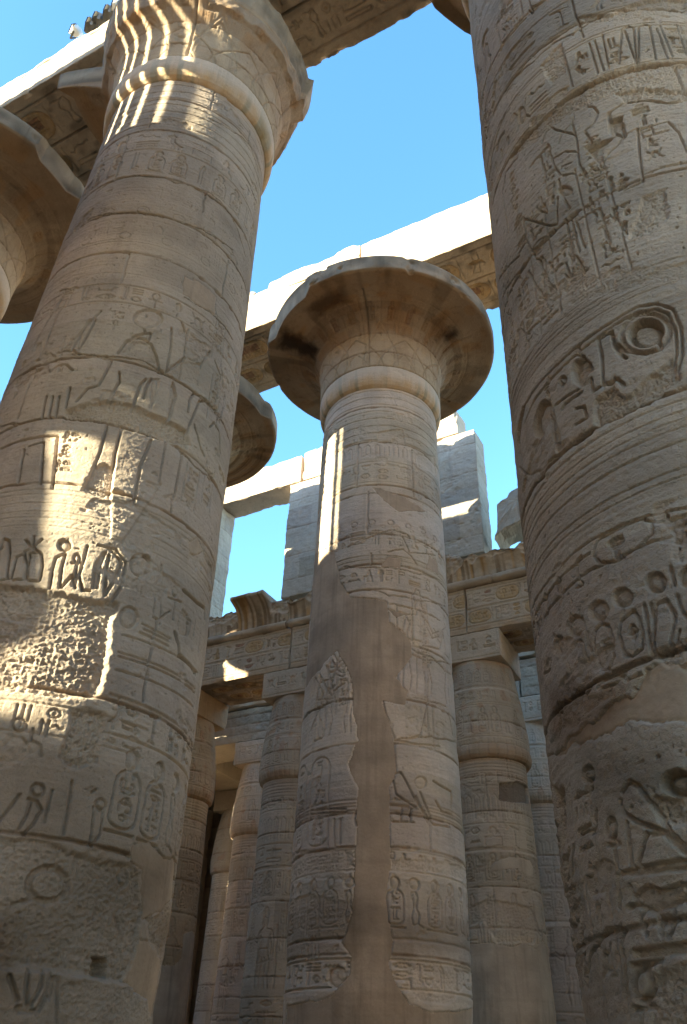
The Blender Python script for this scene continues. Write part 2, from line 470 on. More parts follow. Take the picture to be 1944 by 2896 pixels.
def cartouche(F, u, v, w, h, d=.025, lw=.016, disc=True, horiz=False, col=None):
    if horiz:
        r = h / 2
        p = [(u + w - r, v + h)] + _arc(u + r, v + r, r, 90, 270, 8) + [(u + w - r, v)] + _arc(u + w - r, v + r, r, -90, 90, 8)
        F.line(p, lw, d); F.line([(u + w + lw * 1.5, v), (u + w + lw * 1.5, v + h)], lw, d)
        if col is not None: F.tintfill(p, col[0])
        n = max(1, int(w / h / .8))
        for i in range(n): quad(F, u + r * .5 + (w - r) * i / n, v + .17 * h, h * .66, F.rng, d * .9, lw * .8)
        return
    top = v + h
    if disc:
        top = v + h * .74
        F.ell(u + w / 2, v + h * .86, w * .3, h * .13, d * 1.3)
    r = w / 2
    p = [(u, v + .08 * h + r * .5)] + _arc(u + r, top - r, r, 180, 0, 8) + [(u + w, v + .08 * h + r * .5)] + _arc(u + r, v + .08 * h + r * .5, r, 0, -180, 6, r * .5)
    F.line(p, lw, d)
    F.line([(u - .05 * w, v + .03 * h), (u + 1.05 * w, v + .03 * h)], lw * 1.2, d)
    n = max(1, round((top - v) / w / .72))
    for i in range(n):
        quad(F, u + .18 * w, v + .14 * h + (top - v - .2 * h) * i / n, w * .64, F.rng, d * .9, lw * .75)
def frieze(F, u0, u1, v0, v1, d=.024, lw=.015):
    h = v1 - v0; u = u0; k = 0
    while u < u1:
        if k % 3 < 2:
            cartouche(F, u, v0, h * .36, h, d, lw); u += h * .46
        else:
            put(F, TALL['cobra'], u, v0 + .05 * h, h * .34, h * .66, d, lw); F.ell(u + .14 * h, v0 + .86 * h, .12 * h, .12 * h, d * 1.2); u += h * .44
        k += 1
FIG = {'o': [[(.30, 0), (.34, .12), (.30, .28), (.36, .40)], [(.42, .0), (.44, .14), (.44, .3), (.48, .38)], [(.58, 0), (.60, .13), (.56, .28), (.58, .38)], [(.70, 0), (.74, .12), (.68, .27), (.66, .40)],
             [(.34, .40), (.30, .34), (.74, .30), (.66, .48), (.38, .48), (.34, .40)],
             [(.38, .48), (.36, .60), (.26, .70), (.34, .72), (.46, .73), (.47, .77)], [(.62, .48), (.62, .60), (.70, .70), (.60, .73), (.55, .76)],
             [(.47, .77), (.44, .80), (.46, .86), (.56, .88), (.60, .83), (.62, .80), (.57, .78), (.55, .76)],
             [(.44, .86), (.42, .94), (.48, 1.0), (.55, .99), (.58, .88)],
             [(.70, .70), (.82, .60), (1.0, .66)], [(.68, .64), (.80, .55), (1.0, .61)], [(.26, .70), (.20, .55), (.22, .40)], [(.34, .66), (.28, .54), (.28, .40)], [(.1, .0), (.1, .78)]]}
def figure(F, u, v, w, h, flip=False, d=.024, lw=.018):
    for st in FIG['o']: F.line([(u + w * ((1 - x) if flip else x), v + h * y) for x, y in st], lw, d)

# ------------------------------------------------------------------ turned bodies with carved surfaces
def islands(m):
    lab = np.zeros(m.shape, np.int32); k = 0
    R, C = m.shape
    todo = m.copy()
    for r, c in zip(*np.nonzero(m)):
        if not todo[r, c]: continue
        k += 1; st = [(r, c)]; todo[r, c] = False
        while st:
            a, b = st.pop(); lab[a, b] = k
            for x, y in ((a + 1, b), (a - 1, b), (a, b + 1), (a, b - 1)):
                if 0 <= x < R and 0 <= y < C and todo[x, y]: todo[x, y] = False; st.append((x, y))
    return lab
class Turned(Field):
    def __init__(s, prof, c, thc, half, du, vs, R, seed):
        """prof: (r, z) polyline; vs: arc lengths along it; thc: direction (deg) of the finely meshed side"""
        p = np.array(prof, float)
        s.pl = np.concatenate([[0], np.cumsum(np.hypot(np.diff(p[:, 0]), np.diff(p[:, 1])))])
        s.pr, s.pz = p[:, 0], p[:, 1]
        s.c, s.thc, s.half, s.R = c, R_(thc), R_(half), R
        n = max(8, int(2 * s.half * R / du))
        s.full = half >= 180
        u = np.linspace(-s.half, s.half, n + 1) * R
        if s.full: u = u[:-1]
        super().__init__(u, vs, seed)
    def rr(s, z): return float(np.interp(z, s.pz, s.pr))
    def emit(s, name, parent, mat, child=None, cap=None, nback=26, child_mat=None):
        v = s.v
        r = np.interp(v, s.pl, s.pr); z = np.interp(v, s.pl, s.pz)
        e = 1e-3
        tr = np.interp(v + e, s.pl, s.pr) - np.interp(v - e, s.pl, s.pr)
        tz = np.interp(v + e, s.pl, s.pz) - np.interp(v - e, s.pl, s.pz)
        ln = np.hypot(tr, tz) + 1e-12
        nr, nz = tz / ln, -tr / ln
        k = np.array([.25, .5, .25])
        nr = np.convolve(np.pad(nr, 1, 'edge'), k, 'valid'); nz = np.convolve(np.pad(nz, 1, 'edge'), k, 'valid')
        th = s.thc + s.u / s.R
        H = s.K + s.E
        T, P = s.T, s.P
        if not s.full:
            tb = np.linspace(s.thc + s.half, s.thc + 2 * math.pi - s.half, nback + 2)[1:-1]
            th = np.concatenate([th, tb])
            f = np.linspace(0, 1, nback)[None]
            H = np.concatenate([H, H[:, -1:] * (1 - f) + H[:, :1] * f], 1)
            T = np.concatenate([T, T[:, -1:] * (1 - f[..., None]) + T[:, :1] * f[..., None]], 1)
            P = np.concatenate([P, np.zeros((len(v), nback))], 1)
        rad = r[:, None] + nr[:, None] * H
        Z = z[:, None] + nz[:, None] * H
        if cap is not None:
            cr = cap(th, Z)
            rad = np.minimum(rad, cr)
        V = np.stack([s.c[0] + rad * np.cos(th), s.c[1] + rad * np.sin(th), Z], -1)
        M, N = rad.shape
        Q = grid_quads(M, N, True)
        V = V.reshape(-1, 3); T = T.reshape(-1, 3)
        off = parent.matrix_world.translation if parent is not None else (0, 0, 0)
        off = parent.location if parent is not None else (0, 0, 0)
        if child:
            pm = (P.reshape(-1)[Q] > .5).mean(1) > .5
            lab = islands(pm.reshape(M - 1, N))
            th_ = th * s.R
            order = np.argsort(th_); inv = np.argsort(order); us = th_[order]
            pt = (.88 + .24 * lat(us, v, .8, .5, 41)) * (.91 + .18 * lat(us, v, .16, .3, 42)) * (1 - .10 * sst(lat(us, v, .06, 1.2, 43), .6, .8))
            for zl in np.arange(v[0] + .4, v[-1], 1.35): pt = pt * (1 - .06 * np.exp(-((v[:, None] - zl - .05 * lat(us, v, .5, 9, 44)) / .03)**2))
            PT = np.repeat(pt[:, inv].reshape(-1, 1), 3, 1) * np.array([1.02, 1.0, .97]) * T / np.concatenate([s.TC, np.ones((len(v), nback, 3))], 1).reshape(-1, 3)
            ids, cnt = np.unique(lab[lab > 0], return_counts=True)
            big = [k for k, n_ in zip(ids, cnt) if n_ > 120]
            lab = lab.reshape(-1)
            v1, q1, t1 = compact(V, Q[~np.isin(lab, big)], T)
            o = raw_mesh(name, v1, q1, mat, parent, t1, True, off)
            for k in big:
                v2, q2, t2 = compact(V, Q[lab == k], PT)
                ch = raw_mesh(child, v2, q2, child_mat or PLASTER, o, t2, True, off)
            return o
        return raw_mesh(name, V, Q, mat, parent, T, True, off)

SHAFT = [(1.50, -1.12), (1.58, -.7), (1.66, 0), (1.735, 1.3), (1.732, 3.5), (1.69, 7), (1.64, 11), (1.60, 13.6), (1.575, 15.34)]
RING = [(1.52, 15.28), (1.60, 15.30), (1.665, 15.36), (1.70, 15.46), (1.718, 15.6), (1.725, 15.8), (1.722, 15.93), (1.70, 15.985), (1.66, 16.0), (1.60, 16.01)]
BELL = [(1.60, 15.97), (1.69, 15.985), (1.725, 16.02), (1.735, 16.4), (1.76, 16.9), (1.83, 17.22), (1.98, 17.50), (2.22, 17.72), (2.52, 17.82), (2.86, 17.89), (3.15, 17.92), (3.34, 17.94),
        (3.40, 17.98), (3.42, 18.08), (3.42, 18.42), (3.36, 18.54), (3.25, 18.58), (2.4, 18.60), (1.0, 18.61), (.02, 18.61)]
def plen(p): return float(np.hypot(np.diff([q[0] for q in p]), np.diff([q[1] for q in p])).sum())
def zs_to_v(p, zs):
    a = np.array(p); l = np.concatenate([[0], np.cumsum(np.hypot(np.diff(a[:, 0]), np.diff(a[:, 1])))])
    return np.interp(zs, a[:, 1], l)
class Shaft(Turned):
    "a shaft whose v coordinate is the height itself"
    def __init__(s, prof, c, thc, half, du, zs, seed, R=1.68):
        super().__init__(prof, c, thc, half, du, zs, R, seed)
        s.pl = s.pz
def rng(a, b, d): return np.arange(a, b, d)

def sepal(F, uc, v0, v1, w, d, lw):
    n = 14
    L = [(uc - w * (1 - (i / n)**2.2), v0 + (v1 - v0) * i / n) for i in range(n + 1)]
    Rr = [(uc + w * (1 - (i / n)**2.2), v0 + (v1 - v0) * i / n) for i in range(n + 1)]
    F.line(L, lw, d); F.line(Rr, lw, d)
def make_capital(root, c, thc, seed, du, breaks=(), dark=1.0, half=100, zshift=0.0, soot=()):
    r = random.Random(seed)
    b = [(x, z + zshift) for x, z in BELL]
    pl = plen(b[:12])
    vs = np.concatenate([np.arange(0, plen(b[:17]), du), np.linspace(plen(b[:17]), plen(b), 10)[1:]])
    F = Turned(b, c, thc, half, du, vs, 2.0, seed)
    if half < 180: u0, u1 = -F.half * 2, F.half * 2
    Uc = F.u
    k = 2 * math.pi * 2.0
    # nested sepals round the foot of the bell
    n = 8
    lwb = max(.02, du * .8)
    for i in range(n):
        uc = -k / 2 + k * (i + .5) / n
        sepal(F, uc, -.05, 1.15, k / n * .56, .045, lwb * 1.1)
        sepal(F, uc, -.25, .62, k / n * .30, .03, lwb * .9)
        sepal(F, uc + k / n / 2, .2, 1.45, k / n * .36, .028, lwb * .9)
        sepal(F, uc + k / n / 2, .35, 1.62, k / n * .28, .022, lwb * .8)
    # stems and cartouches towards the rim
    m = 24
    cols = [(.62, .42, .28), (.60, .34, .26), (.78, .62, .36), (.55, .55, .52)]
    for i in range(m):
        uc = -k / 2 + k * (i + .5) / m
        for q in (-.2, -.12, .12, .2): F.line([(uc + q * .55, 1.05 + .2 * (i % 2)), (uc + q * .62, 1.75)], lwb * .6, .012)
        cartouche(F, uc - .085, 1.62, .17, .62, .024, max(.014, du * .6), True)
        F.tintfill([(uc - .08, 1.66), (uc + .08, 1.66), (uc + .08, 2.05), (uc - .08, 2.05)], cols[i % 4], .55 * dark**2)
        F.line([(uc + k / m / 2, 1.2), (uc + k / m / 2, 2.35)], lwb * .6, .012)
    F.line([(-k / 2, 2.4), (k / 2, 2.4)], lwb * .7, .014)
    F.K *= .35 + .4 * min(1, dark)
    F.weather(.7, .80, .03)
    # old paint: ochre and red-brown washes, soot streaks under the rim
    u, v = F.u, F.v
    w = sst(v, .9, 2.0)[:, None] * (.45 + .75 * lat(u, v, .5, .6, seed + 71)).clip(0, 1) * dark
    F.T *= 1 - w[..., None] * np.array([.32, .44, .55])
    st = sst(lat(u, v, .16, 1.6, seed + 72) * .6 + lat(u, v, .45, .8, seed + 73) * .4, .50, .72) * sst(v, 1.0, 2.2)[:, None]
    F.T *= 1 - .34 * dark * st[..., None]
    oc = sst(lat(u, v, .3, .3, seed + 74), .6, .8) * sst(v, .7, 1.6)[:, None] * .5
    F.T *= 1 - oc[..., None] * np.array([-.05, .18, .45])
    gl = sst(v, pl + .03, pl + .12)[:, None]       # the weathered lip has lost its paint
    F.T = F.T * (1 - gl[..., None]) + gl[..., None] * (.52 + .75 * (lat(u, v, .45, .25, seed + 75) * .6 + lat(u, v, .12, .3, seed + 76) * .4 - .3)[..., None])
    for a0, a1, v0, v1, s_ in soot:
        F.stain([(a0, v0), (a1, v0), (a1, v1), (a0, v1)], (s_, s_ * .9, s_ * .85), .16, 3)
    for uu in (-.4, 2.3, -3.1, 4.6): F.vjoint(uu + r.uniform(-.3, .3), .0, 2.6, .04, lwb * .8)
    F.course(.62 + r.uniform(-.05, .05), .03, lwb * .8); F.course(1.30, .02, lwb * .7)
    def cap(th, Z):
        out = np.full(np.broadcast(th[None], Z).shape, 9.)
        jag = lambda a, s: np.interp((a * 13) % 57, np.arange(58), np.random.default_rng(s).random(58))
        jit = .03 * (jag(th * .3, seed) - .5) + .015 * (jag(th * 2.1, seed + 1) - .5)
        pl_ = np.stack([3.4 * np.cos(th)[None] + 0 * Z, 3.4 * np.sin(th)[None] + 0 * Z, Z], -1)
        out = np.minimum(out, 3.41 + jit[None] * .8 + .06 * vn3(pl_, .5, seed + 4) - .5 * np.clip(vn3(pl_, .38, seed + 5) + .4 * vn3(pl_, .13, seed + 6) - .26, 0, 1))
        for a0, a1, rb in breaks:
            x = (th - R_(a0)) % (2 * math.pi); wd = (R_(a1) - R_(a0)) % (2 * math.pi)
            ins = x <= wd
            edge = np.minimum(x, wd - x)
            ram = np.clip(edge / R_(5), 0, 1)
            rc = 3.42 - (3.42 - rb) * ram
            pn = np.stack([2.8 * np.cos(th)[None] + 0 * Z, 2.8 * np.sin(th)[None] + 0 * Z, Z], -1)
            am = min(1, (3.42 - rb) * 1.6)
            rc = rc[None] + .12 * (Z - 18.3 - zshift) + am * ram[None] * (.20 * vn3(pn, 1.3, seed) + .07 * vn3(pn, .4, seed + 1) + .035 * vn3(pn, .13, seed + 2))
            out = np.where(ins[None], np.minimum(out, rc), out)
        return out
    return F.emit('bell_capital', root, PAINTED, cap=cap)
def make_ring(root, c, thc, seed, du, half=100, zshift=0.0):
    b = [(x, z + zshift) for x, z in RING]
    F = Turned(b, c, thc, half, du, np.arange(0, plen(b), du * .9), 1.72, seed)
    F.weather(.6, .78, .015)
    u, v = F.u, F.v
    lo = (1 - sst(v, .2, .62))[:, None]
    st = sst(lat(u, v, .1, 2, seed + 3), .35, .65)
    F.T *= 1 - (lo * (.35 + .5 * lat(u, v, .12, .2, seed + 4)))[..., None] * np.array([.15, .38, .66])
    g = (sst(lat(u, v, .13, 3, seed + 5), .55, .75) * sst(lat(u, v, .7, 3, seed + 8), .4, .6))[..., None] * .75 * (lo * .7 + .3)[..., None]
    F.T *= 1 - g * np.array([.45, .32, .25])
    for i in range(-30, 31): F.line([(i * .17, .02), (i * .17, .9)], .012, .003)
    return F.emit('neck_ring', root, SAND_P)

def base_disc(root, c, mat):
    prof = [(.02, -1.10), (1.9, -1.10), (2.06, -1.14), (2.12, -1.25), (2.13, -1.64), (2.1, -1.66)]
    F = Turned(prof[::-1], c, 0, 180, .12, np.linspace(0, plen(prof), 26), 2.1, 9)
    F.weather(.8, .8, .02)
    return F.emit('column_base', root, mat)

# ------------------------------------------------------------------ hewn blocks
def block(name, lo, hi, res, mat, parent=None, rnd=.03, rough=.02, chip=.05, seed=1, fields=None, off=None, shape=None, tint=None):
    """a weathered block; fields: {'-y': Field,...} carve that face (Field coordinates are world x/y/z)"""
    lo, hi = np.array(lo, float), np.array(hi, float)
    fields = fields or {}
    VV, QQ, TT = [], [], []
    n0 = 0
    for ax in range(3):
        for sg in (-1, 1):
            a, b = [i for i in range(3) if i != ax]
            if ax == 1: a, b = 0, 2
            key = ('-' if sg < 0 else '+') + 'xyz'[ax]
            F = fields.get(key)
            if F is not None: A, B = F.u, F.v
            else:
                A = np.linspace(lo[a], hi[a], max(3, int((hi[a] - lo[a]) / res) + 1)); B = np.linspace(lo[b], hi[b], max(3, int((hi[b] - lo[b]) / res) + 1))
            p = np.zeros((len(B), len(A), 3))
            p[..., a] = A[None]; p[..., b] = B[:, None]; p[..., ax] = hi[ax] if sg > 0 else lo[ax]
            q = np.clip(p, lo + rnd, hi - rnd)
            d = p - q
            d /= np.linalg.norm(d, axis=-1, keepdims=True) + 1e-9
            edge = 1 - np.abs(d).max(-1)
            ed = np.minimum(np.minimum(p[..., a] - lo[a], hi[a] - p[..., a]), np.minimum(p[..., b] - lo[b], hi[b] - p[..., b]))
            near = 1 - sst(ed, 0, .16)
            n = rough * (vn3(p, .55, seed) * 1.2 + vn3(p, .17, seed + 1) * .8 + vn3(p, .06, seed + 2) * .5)
            ch = chip * np.clip(vn3(p, .42, seed + 3) + .5 * vn3(p, .15, seed + 4) - .10, 0, 1) * 4.0 * near * (.25 + .75 * sst(vn3(p, 1.3, seed + 6), -.1, .25))
            out = q + d * (rnd + n - ch)[..., None]
            if F is not None:
                h = F.K + F.E
                out[..., ax] += -sg * -h * 1.0
                TT.append(F.T.reshape(-1, 3))
            else: TT.append(np.ones((out.shape[0] * out.shape[1], 3)))
            if shape is not None: out = shape(out)
            Q = grid_quads(len(B), len(A)) + n0
            flip = (sg > 0) != (ax != 1)
            if flip: Q = Q[:, ::-1]
            VV.append(out.reshape(-1, 3)); QQ.append(Q); n0 += len(A) * len(B)
    o = parent.location if parent is not None else (off if off is not None else (lo + hi) / 2)
    T = np.concatenate(TT)
    if tint is not None: T = T * np.array(tint)
    ob = raw_mesh(name, np.concatenate(VV), np.concatenate(QQ), mat, parent, T, True, o)
    if parent is None: ob.location = o
    return ob
def face(u0, u1, v0, v1, res, seed):
    return Field(np.linspace(u0, u1, int((u1 - u0) / res) + 2), np.linspace(v0, v1, int((v1 - v0) / res) + 2), seed)

# ------------------------------------------------------------------ ground
def make_ground():
    n = 60
    a = np.linspace(-1, 1, n); a = np.sign(a) * np.abs(a)**2.2 * 900
    X, Y = np.meshgrid(a, a)
    V = np.stack([X, Y, GZ + .05 * vn3(np.stack([X, Y, X * 0], -1), 3.0, 3)], -1).reshape(-1, 3)
    return tag(raw_mesh('ground', V, grid_quads(n, n), SANDG), kind='structure')
make_ground()

PA, PB, PC = (0, 0), (BAY, 0), (0, NAVE)
GREAT = 'great columns of the nave'
def column_root(c, label):
    return empty('papyrus_column', (c[0], c[1], GZ), label, 'column', GREAT)
def abacus(root, c, z0, z1, seed):
    block('abacus', (c[0] - 1.2, c[1] - 1.2, z0), (c[0] + 1.2, c[1] + 1.2, z1), .12, SAND, root, .04, .025, .06, seed)
def neck_lines(F, u0, u1, z0=14.15, z1=15.2, n=6, d=.022, w=.014):
    for i in range(n + 1):
        z = z0 + (z1 - z0) * i / n
        F.line([(u0 + (u1 - u0) * k / 20, z + .01 * math.sin(k * 1.7 + i)) for k in range(21)], w, d)

# ------------------------------------------------------------------ column A (left, sunlit patches)
def column_a():
    root = column_root(PA, 'great column at the left with stripes of sunlight under its broken open capital')
    zs = np.concatenate([rng(-1.12, -.2, .06), rng(-.2, 13.4, .0115), rng(13.4, 15.34, .014)])
    F = Shaft(SHAFT, PA, -41, 88, .0098, zs, 11)
    U0, U1 = F.u[0], F.u[-1]
    neck_lines(F, U0, U1, 13.75, 15.15, 6)
    # writing and scenes, top to bottom
    text_row(F, U0, U1, 12.95, 13.5, .015, .015, col=None)
    u = U0
    for i in range(14):
        if i % 3 == 1: put(F, TALL[F.rng.choice(TN)], u, 12.3, .26, .55, .018, .016)
        else: cartouche(F, u, 12.25, .26, .66, .018, .015)
        u += .39
    text_row(F, U0, U1, 11.45, 11.9, .006, .012, rules=False, skip=.45)
    for i in range(9): F.ell(U0 + .35 + i * .58, 11.18, .1, .085, .016, .012)
    for i in range(8): F.ell(U0 + .6 + i * .66, 10.52, .09, .08, .014, .012)
    text_row(F, U0, U1, 10.55, 10.95, .008, .012, rules=False, skip=.3)
    for z in (10.42, 10.36, 9.82, 9.62): F.line([(U0, z), (U1, z)], .008, .008)
    text_row(F, U0, U1, 8.98, 9.36, .022, .016)
    # large scene (z 5.7 - 8.9)
    F.O(3, 675, 285, 70, 44, .045); F.O(3, 890, 430, 45, 52, .05)
    F.L(3, [(655, 325), (665, 350), (610, 365), (600, 385)], [(605, 370), (690, 350), (680, 380), (605, 372)],
        [(540, 445), (580, 385), (640, 375), (690, 400), (715, 460), (725, 515)], [(725, 515), (760, 545)],
        [(830, 300), (860, 385)], [(785, 330), (778, 430), (758, 530), (850, 460), (920, 500), (960, 435)],
        [(275, 440), (330, 390), (460, 250)], [(320, 440), (385, 330), (410, 290), (435, 290), (390, 380), (350, 440)], [(265, 442), (330, 430), (360, 450)],
        [(350, 662), (400, 605), (450, 592), (490, 520), (510, 478)], [(490, 672), (545, 575), (545, 530)], [(605, 700), (640, 590), (668, 560)], [(655, 650), (672, 590), (690, 560)],
        [(230, 530), (260, 502), (300, 495), (330, 520)], [(80, 740), (110, 650), (150, 540), (195, 512)], [(60, 650), (110, 560), (190, 510)],
        [(790, 580), (802, 640), (772, 740), (755, 770)], [(858, 712), (868, 655), (890, 620)], [(848, 875), (860, 780), (900, 690), (910, 662), (935, 662), (972, 690), (992, 745)],
        [(958, 780), (976, 760), (1000, 800), (1006, 900)], [(886, 770), (915, 880), (930, 912)], [(980, 480), (1010, 560), (990, 650)], [(1010, 520), (1030, 640), (1000, 760)],
        [(490, 770), (458, 895), (430, 962), (398, 1042)], [(555, 790), (528, 900), (500, 1100)], [(690, 840), (640, 960), (608, 1135)], [(755, 850), (720, 1050)], [(830, 900), (800, 1080), (780, 1168)],
        [(265, 820), (240, 1060)], [(200, 850), (185, 1040)], [(110, 880), (85, 1030)], [(130, 870), (190, 850)], [(0, 880), (100, 840), (260, 820)],
        [(210, 640), (190, 740)], [(240, 640), (222, 735)], [(270, 640), (255, 730)], [(320, 600), (300, 690)], w=.03, d=.042)
    F.L(3, [(300, 150), (262, 230), (215, 300), (150, 420)], [(345, 140), (300, 220), (260, 270), (185, 460)], [(280, 190), (230, 260)], [(270, 160), (300, 148), (318, 150)], [(325, 145), (345, 138), (355, 145)], w=.022, d=.03)
    F.A(3, [(690, 600), (700, 560), (730, 560), (715, 640), (690, 700)], .03); F.A(3, [(780, 590), (800, 600), (790, 680), (765, 740), (770, 660)], .03)
    q = F.tr(3, [(400, 790), (310, 980)]); text_col(F, q[0][0] - .3, q[0][0] - .05, q[1][1], q[0][1], .028, .018, False)
    q = F.tr(3, [(545, 235), (500, 340)]); text_col(F, q[0][0] - .12, q[0][0] + .12, q[1][1], q[0][1], .018, .014, False)
    for (x0, y0, x1, y1) in ((990, 560, 960, 760), (1010, 300, 985, 480), (880, 960, 850, 1140), (960, 960, 930, 1140), (330, 360, 300, 430)):
        q = F.tr(3, [(x0, y0), (x1, y1)]); text_col(F, q[0][0] - .1, q[0][0] + .14, q[1][1], q[0][1], .022, .016)
    for z in (5.62, 5.55, 5.42, 5.30, 5.22, 5.10): F.line([(U0, z), (U1, z)], .009, .012)
    # frieze of large signs (z 4.3 - 5)
    F.L(5, [(0, 165), (18, 125), (40, 130), (44, 180), (28, 305)], [(-20, 300), (-5, 180), (10, 165)], [(75, 205), (48, 300), (0, 312)], [(150, 165), (118, 130)], [(150, 165), (155, 115)], [(150, 165), (192, 125)], [(150, 165), (112, 180)], [(150, 165), (185, 185)],
        [(75, 205), (110, 190), (120, 240), (108, 305), (60, 310)], [(135, 190), (122, 300)], [(150, 185), (190, 190), (195, 250), (180, 315), (130, 312)],
        [(258, 205), (300, 188), (282, 260), (272, 345)], [(258, 205), (240, 260), (228, 345)], [(330, 232), (380, 232)], [(355, 230), (343, 292)], [(400, 155), (375, 250), (360, 290)], [(330, 290), (280, 345)], [(330, 290), (345, 345)], [(365, 290), (378, 355), (410, 360)],
        [(500, 195), (488, 260), (480, 365)], [(480, 380), (530, 300), (556, 230), (528, 190), (498, 165)], [(450, 150), (530, 168), (576, 230), (560, 330), (515, 400)], w=.028, d=.05)
    F.A(5, [(475, 180), (490, 180), (465, 240), (450, 350), (420, 350), (430, 240)], .06); F.A(5, [(330, 292), (362, 292), (345, 345), (325, 340)], .05)
    F.O(5, 295, 150, 34, 30, .075); F.O(5, 352, 210, 13, 18, .04, .025)
    F.O(5, 645, 240, 52, 56, .085); F.O(5, 590, 480, 46, 52, .04)
    F.L(5, [(740, 240), (740, 300), (712, 330), (760, 345), (730, 400)], [(715, 360), (700, 480), (728, 490), (778, 452)], [(715, 365), (738, 360), (735, 480)], [(770, 390), (830, 412)], [(802, 400), (790, 490)],
        [(650, 510), (780, 580)], [(640, 548), (770, 612)], [(660, 535), (770, 590)], [(705, 600), (680, 680), (668, 780), (655, 865)], [(890, 500), (882, 565)], [(915, 545), (902, 640)], [(835, 460), (870, 500), (860, 560)], [(560, 560), (900, 735)], [(540, 640), (890, 810)], [(530, 720), (880, 890)], [(540, 660), (888, 826)], w=.02, d=.026)
    F.L(5, [(840, 358), (900, 415), (935, 440), (932, 485)], [(800, 548), (815, 600), (820, 652), (868, 700), (890, 738)], w=.042, d=.06)
    F.O(5, 803, 365, 13, 20, .035, .022); F.A(5, [(835, 440), (860, 470), (855, 570), (820, 560), (810, 500)], .025)
    # writing below
    q = F.tr(5, [(500, 850)]); text_row(F, q[0][0], U1, 2.86, 3.26, .03, .022)
    q = F.tr(5, [(0, 900)]); text_row(F, q[0][0] - .2, q[0][0] + 1.5, 2.72, 3.02, .022, .016)
    frieze(F, F.tr(7, [(520, 100)])[0][0], U1, 1.92, 2.78, .034, .02)
    F.O(5, 88, 970, 34, 30, .035, .022); F.L(5, [(20, 1060), (60, 1020), (100, 1030), (130, 1070)], [(150, 990), (140, 1040)], [(195, 950), (180, 1010)], [(225, 955), (208, 1020)], [(110, 1090), (140, 1040), (180, 1060), (190, 1110)], w=.024, d=.035)
    F.L(7, [(130, 140), (165, 150), (190, 190), (150, 260), (110, 300)], [(145, 145), (120, 220), (85, 280)], [(440, 170), (470, 200), (460, 300), (420, 360)], [(430, 180), (420, 280), (412, 340)], [(330, 60), (310, 200), (290, 300)], [(240, 100), (200, 250)], [(0, 240), (90, 120)], [(420, 110), (440, 100)], w=.024, d=.035)
    F.O(7, 172, 100, 28, 28, .035, .022); F.O(7, 460, 168, 22, 26, .03, .02)
    F.O(7, 225, 530, 92, 78, .06, .045); F.L(7, [(135, 590), (310, 605)], [(60, 620), (140, 600)], w=.03, d=.04); F.O(7, 578, 500, 20, 36, .04, .03)
    F.L(7, [(70, 1095), (130, 1088), (180, 1000), (190, 935)], [(80, 1110), (165, 1108), (212, 1010), (228, 940)], [(240, 960), (225, 1040), (215, 1050)], [(125, 930), (110, 1080)], [(255, 950), (250, 1168)], [(40, 950), (75, 1060)], w=.035, d=.05)
    F.weather(1.15, .735, .022)
    # joints
    for z in (14.62, 13.55, 12.13, 11.10, 10.1, 7.84, 6.77, 5.72, 3.2, 1.79): F.course(z, .042, .015)
    F.L(1, [(435, 880), (470, 850), (545, 815), (650, 800), (740, 812), (800, 835), (870, 850), (970, 890), (1050, 975), (1120, 1168)], [(400, 1000), (555, 975), (700, 985), (830, 1015), (960, 1072), (1060, 1140)], [(960, 540), (1060, 600), (1140, 665), (1180, 790)], [(1140, 600), (1132, 660)], w=.018, d=.05, warp=.03)
    F.L(3, [(330, 450), (520, 462), (640, 478), (760, 545), (930, 650), (1010, 740)], [(0, 780), (120, 760), (300, 735)], [(840, 190), (990, 280), (1060, 380)], [(760, 840), (890, 960), (1000, 1080)], w=.02, d=.055, warp=.03)
    for x0, y0, x1, y1 in ((940, 880, 930, 970), (700, 520, 690, 580)):
        a, b = F.tr(1, [(x0, y0), (x1, y1)]); F.vjoint(a[0], b[1], a[1], .04, .013)
    for u_, z0, z1 in ((-.5, 9.4, 10.1), (.6, 7.9, 8.9), (1.1, 10.1, 11.1), (-1.2, 12.1, 13.5), (.2, 14.6, 15.3), (.9, 3.3, 4.3)): F.vjoint(u_, z0, z1, .03, .012)
    # broken zones
    F.worn(F.tr(3, [(300, 700), (450, 652), (520, 655), (620, 690), (760, 750), (850, 800), (870, 870), (760, 845), (560, 795), (480, 760), (300, 745)]), .075, .075, .1, .03)
    F.worn(F.tr(3, [(430, 962), (480, 940), (522, 960), (505, 1105), (370, 1065)]), .05, .05, .1, .02)
    F.worn(F.tr(3, [(560, 445), (590, 388), (690, 402), (722, 502), (640, 468)]), .025, .03, .2, .015)
    F.worn(F.tr(3, [(770, 500), (860, 480), (925, 500), (905, 590), (800, 560)]), .02, .025, .25, .015)
    F.worn(F.tr(5, [(-120, 350), (150, 342), (400, 400), (545, 412), (505, 520), (485, 700), (445, 835), (330, 845), (200, 830), (-120, 815)]), .075, .085, .02, .03, 1, .16, 1.5)
    F.worn(F.tr(5, [(330, 910), (420, 900), (485, 930), (475, 1000), (445, 1140), (340, 1165), (270, 1110), (330, 1000)]), .075, .11, .05, .03, 1, .14)
    F.worn(F.tr(7, [(-160, 315), (240, 345), (420, 420), (600, 440), (650, 470), (650, 680), (620, 900), (560, 985), (300, 925), (-160, 900)]), .05, .07, .65, .03, 1, .15, 1.3)
    F.worn(F.tr(7, [(650, 640), (700, 690), (780, 600), (790, 800), (760, 900), (690, 790)]), .05, .09, .2, .04)
    F.worn(F.tr(7, [(260, 960), (620, 1000), (700, 1120), (690, 1300), (260, 1300)]), .02, .045, .3, .04)
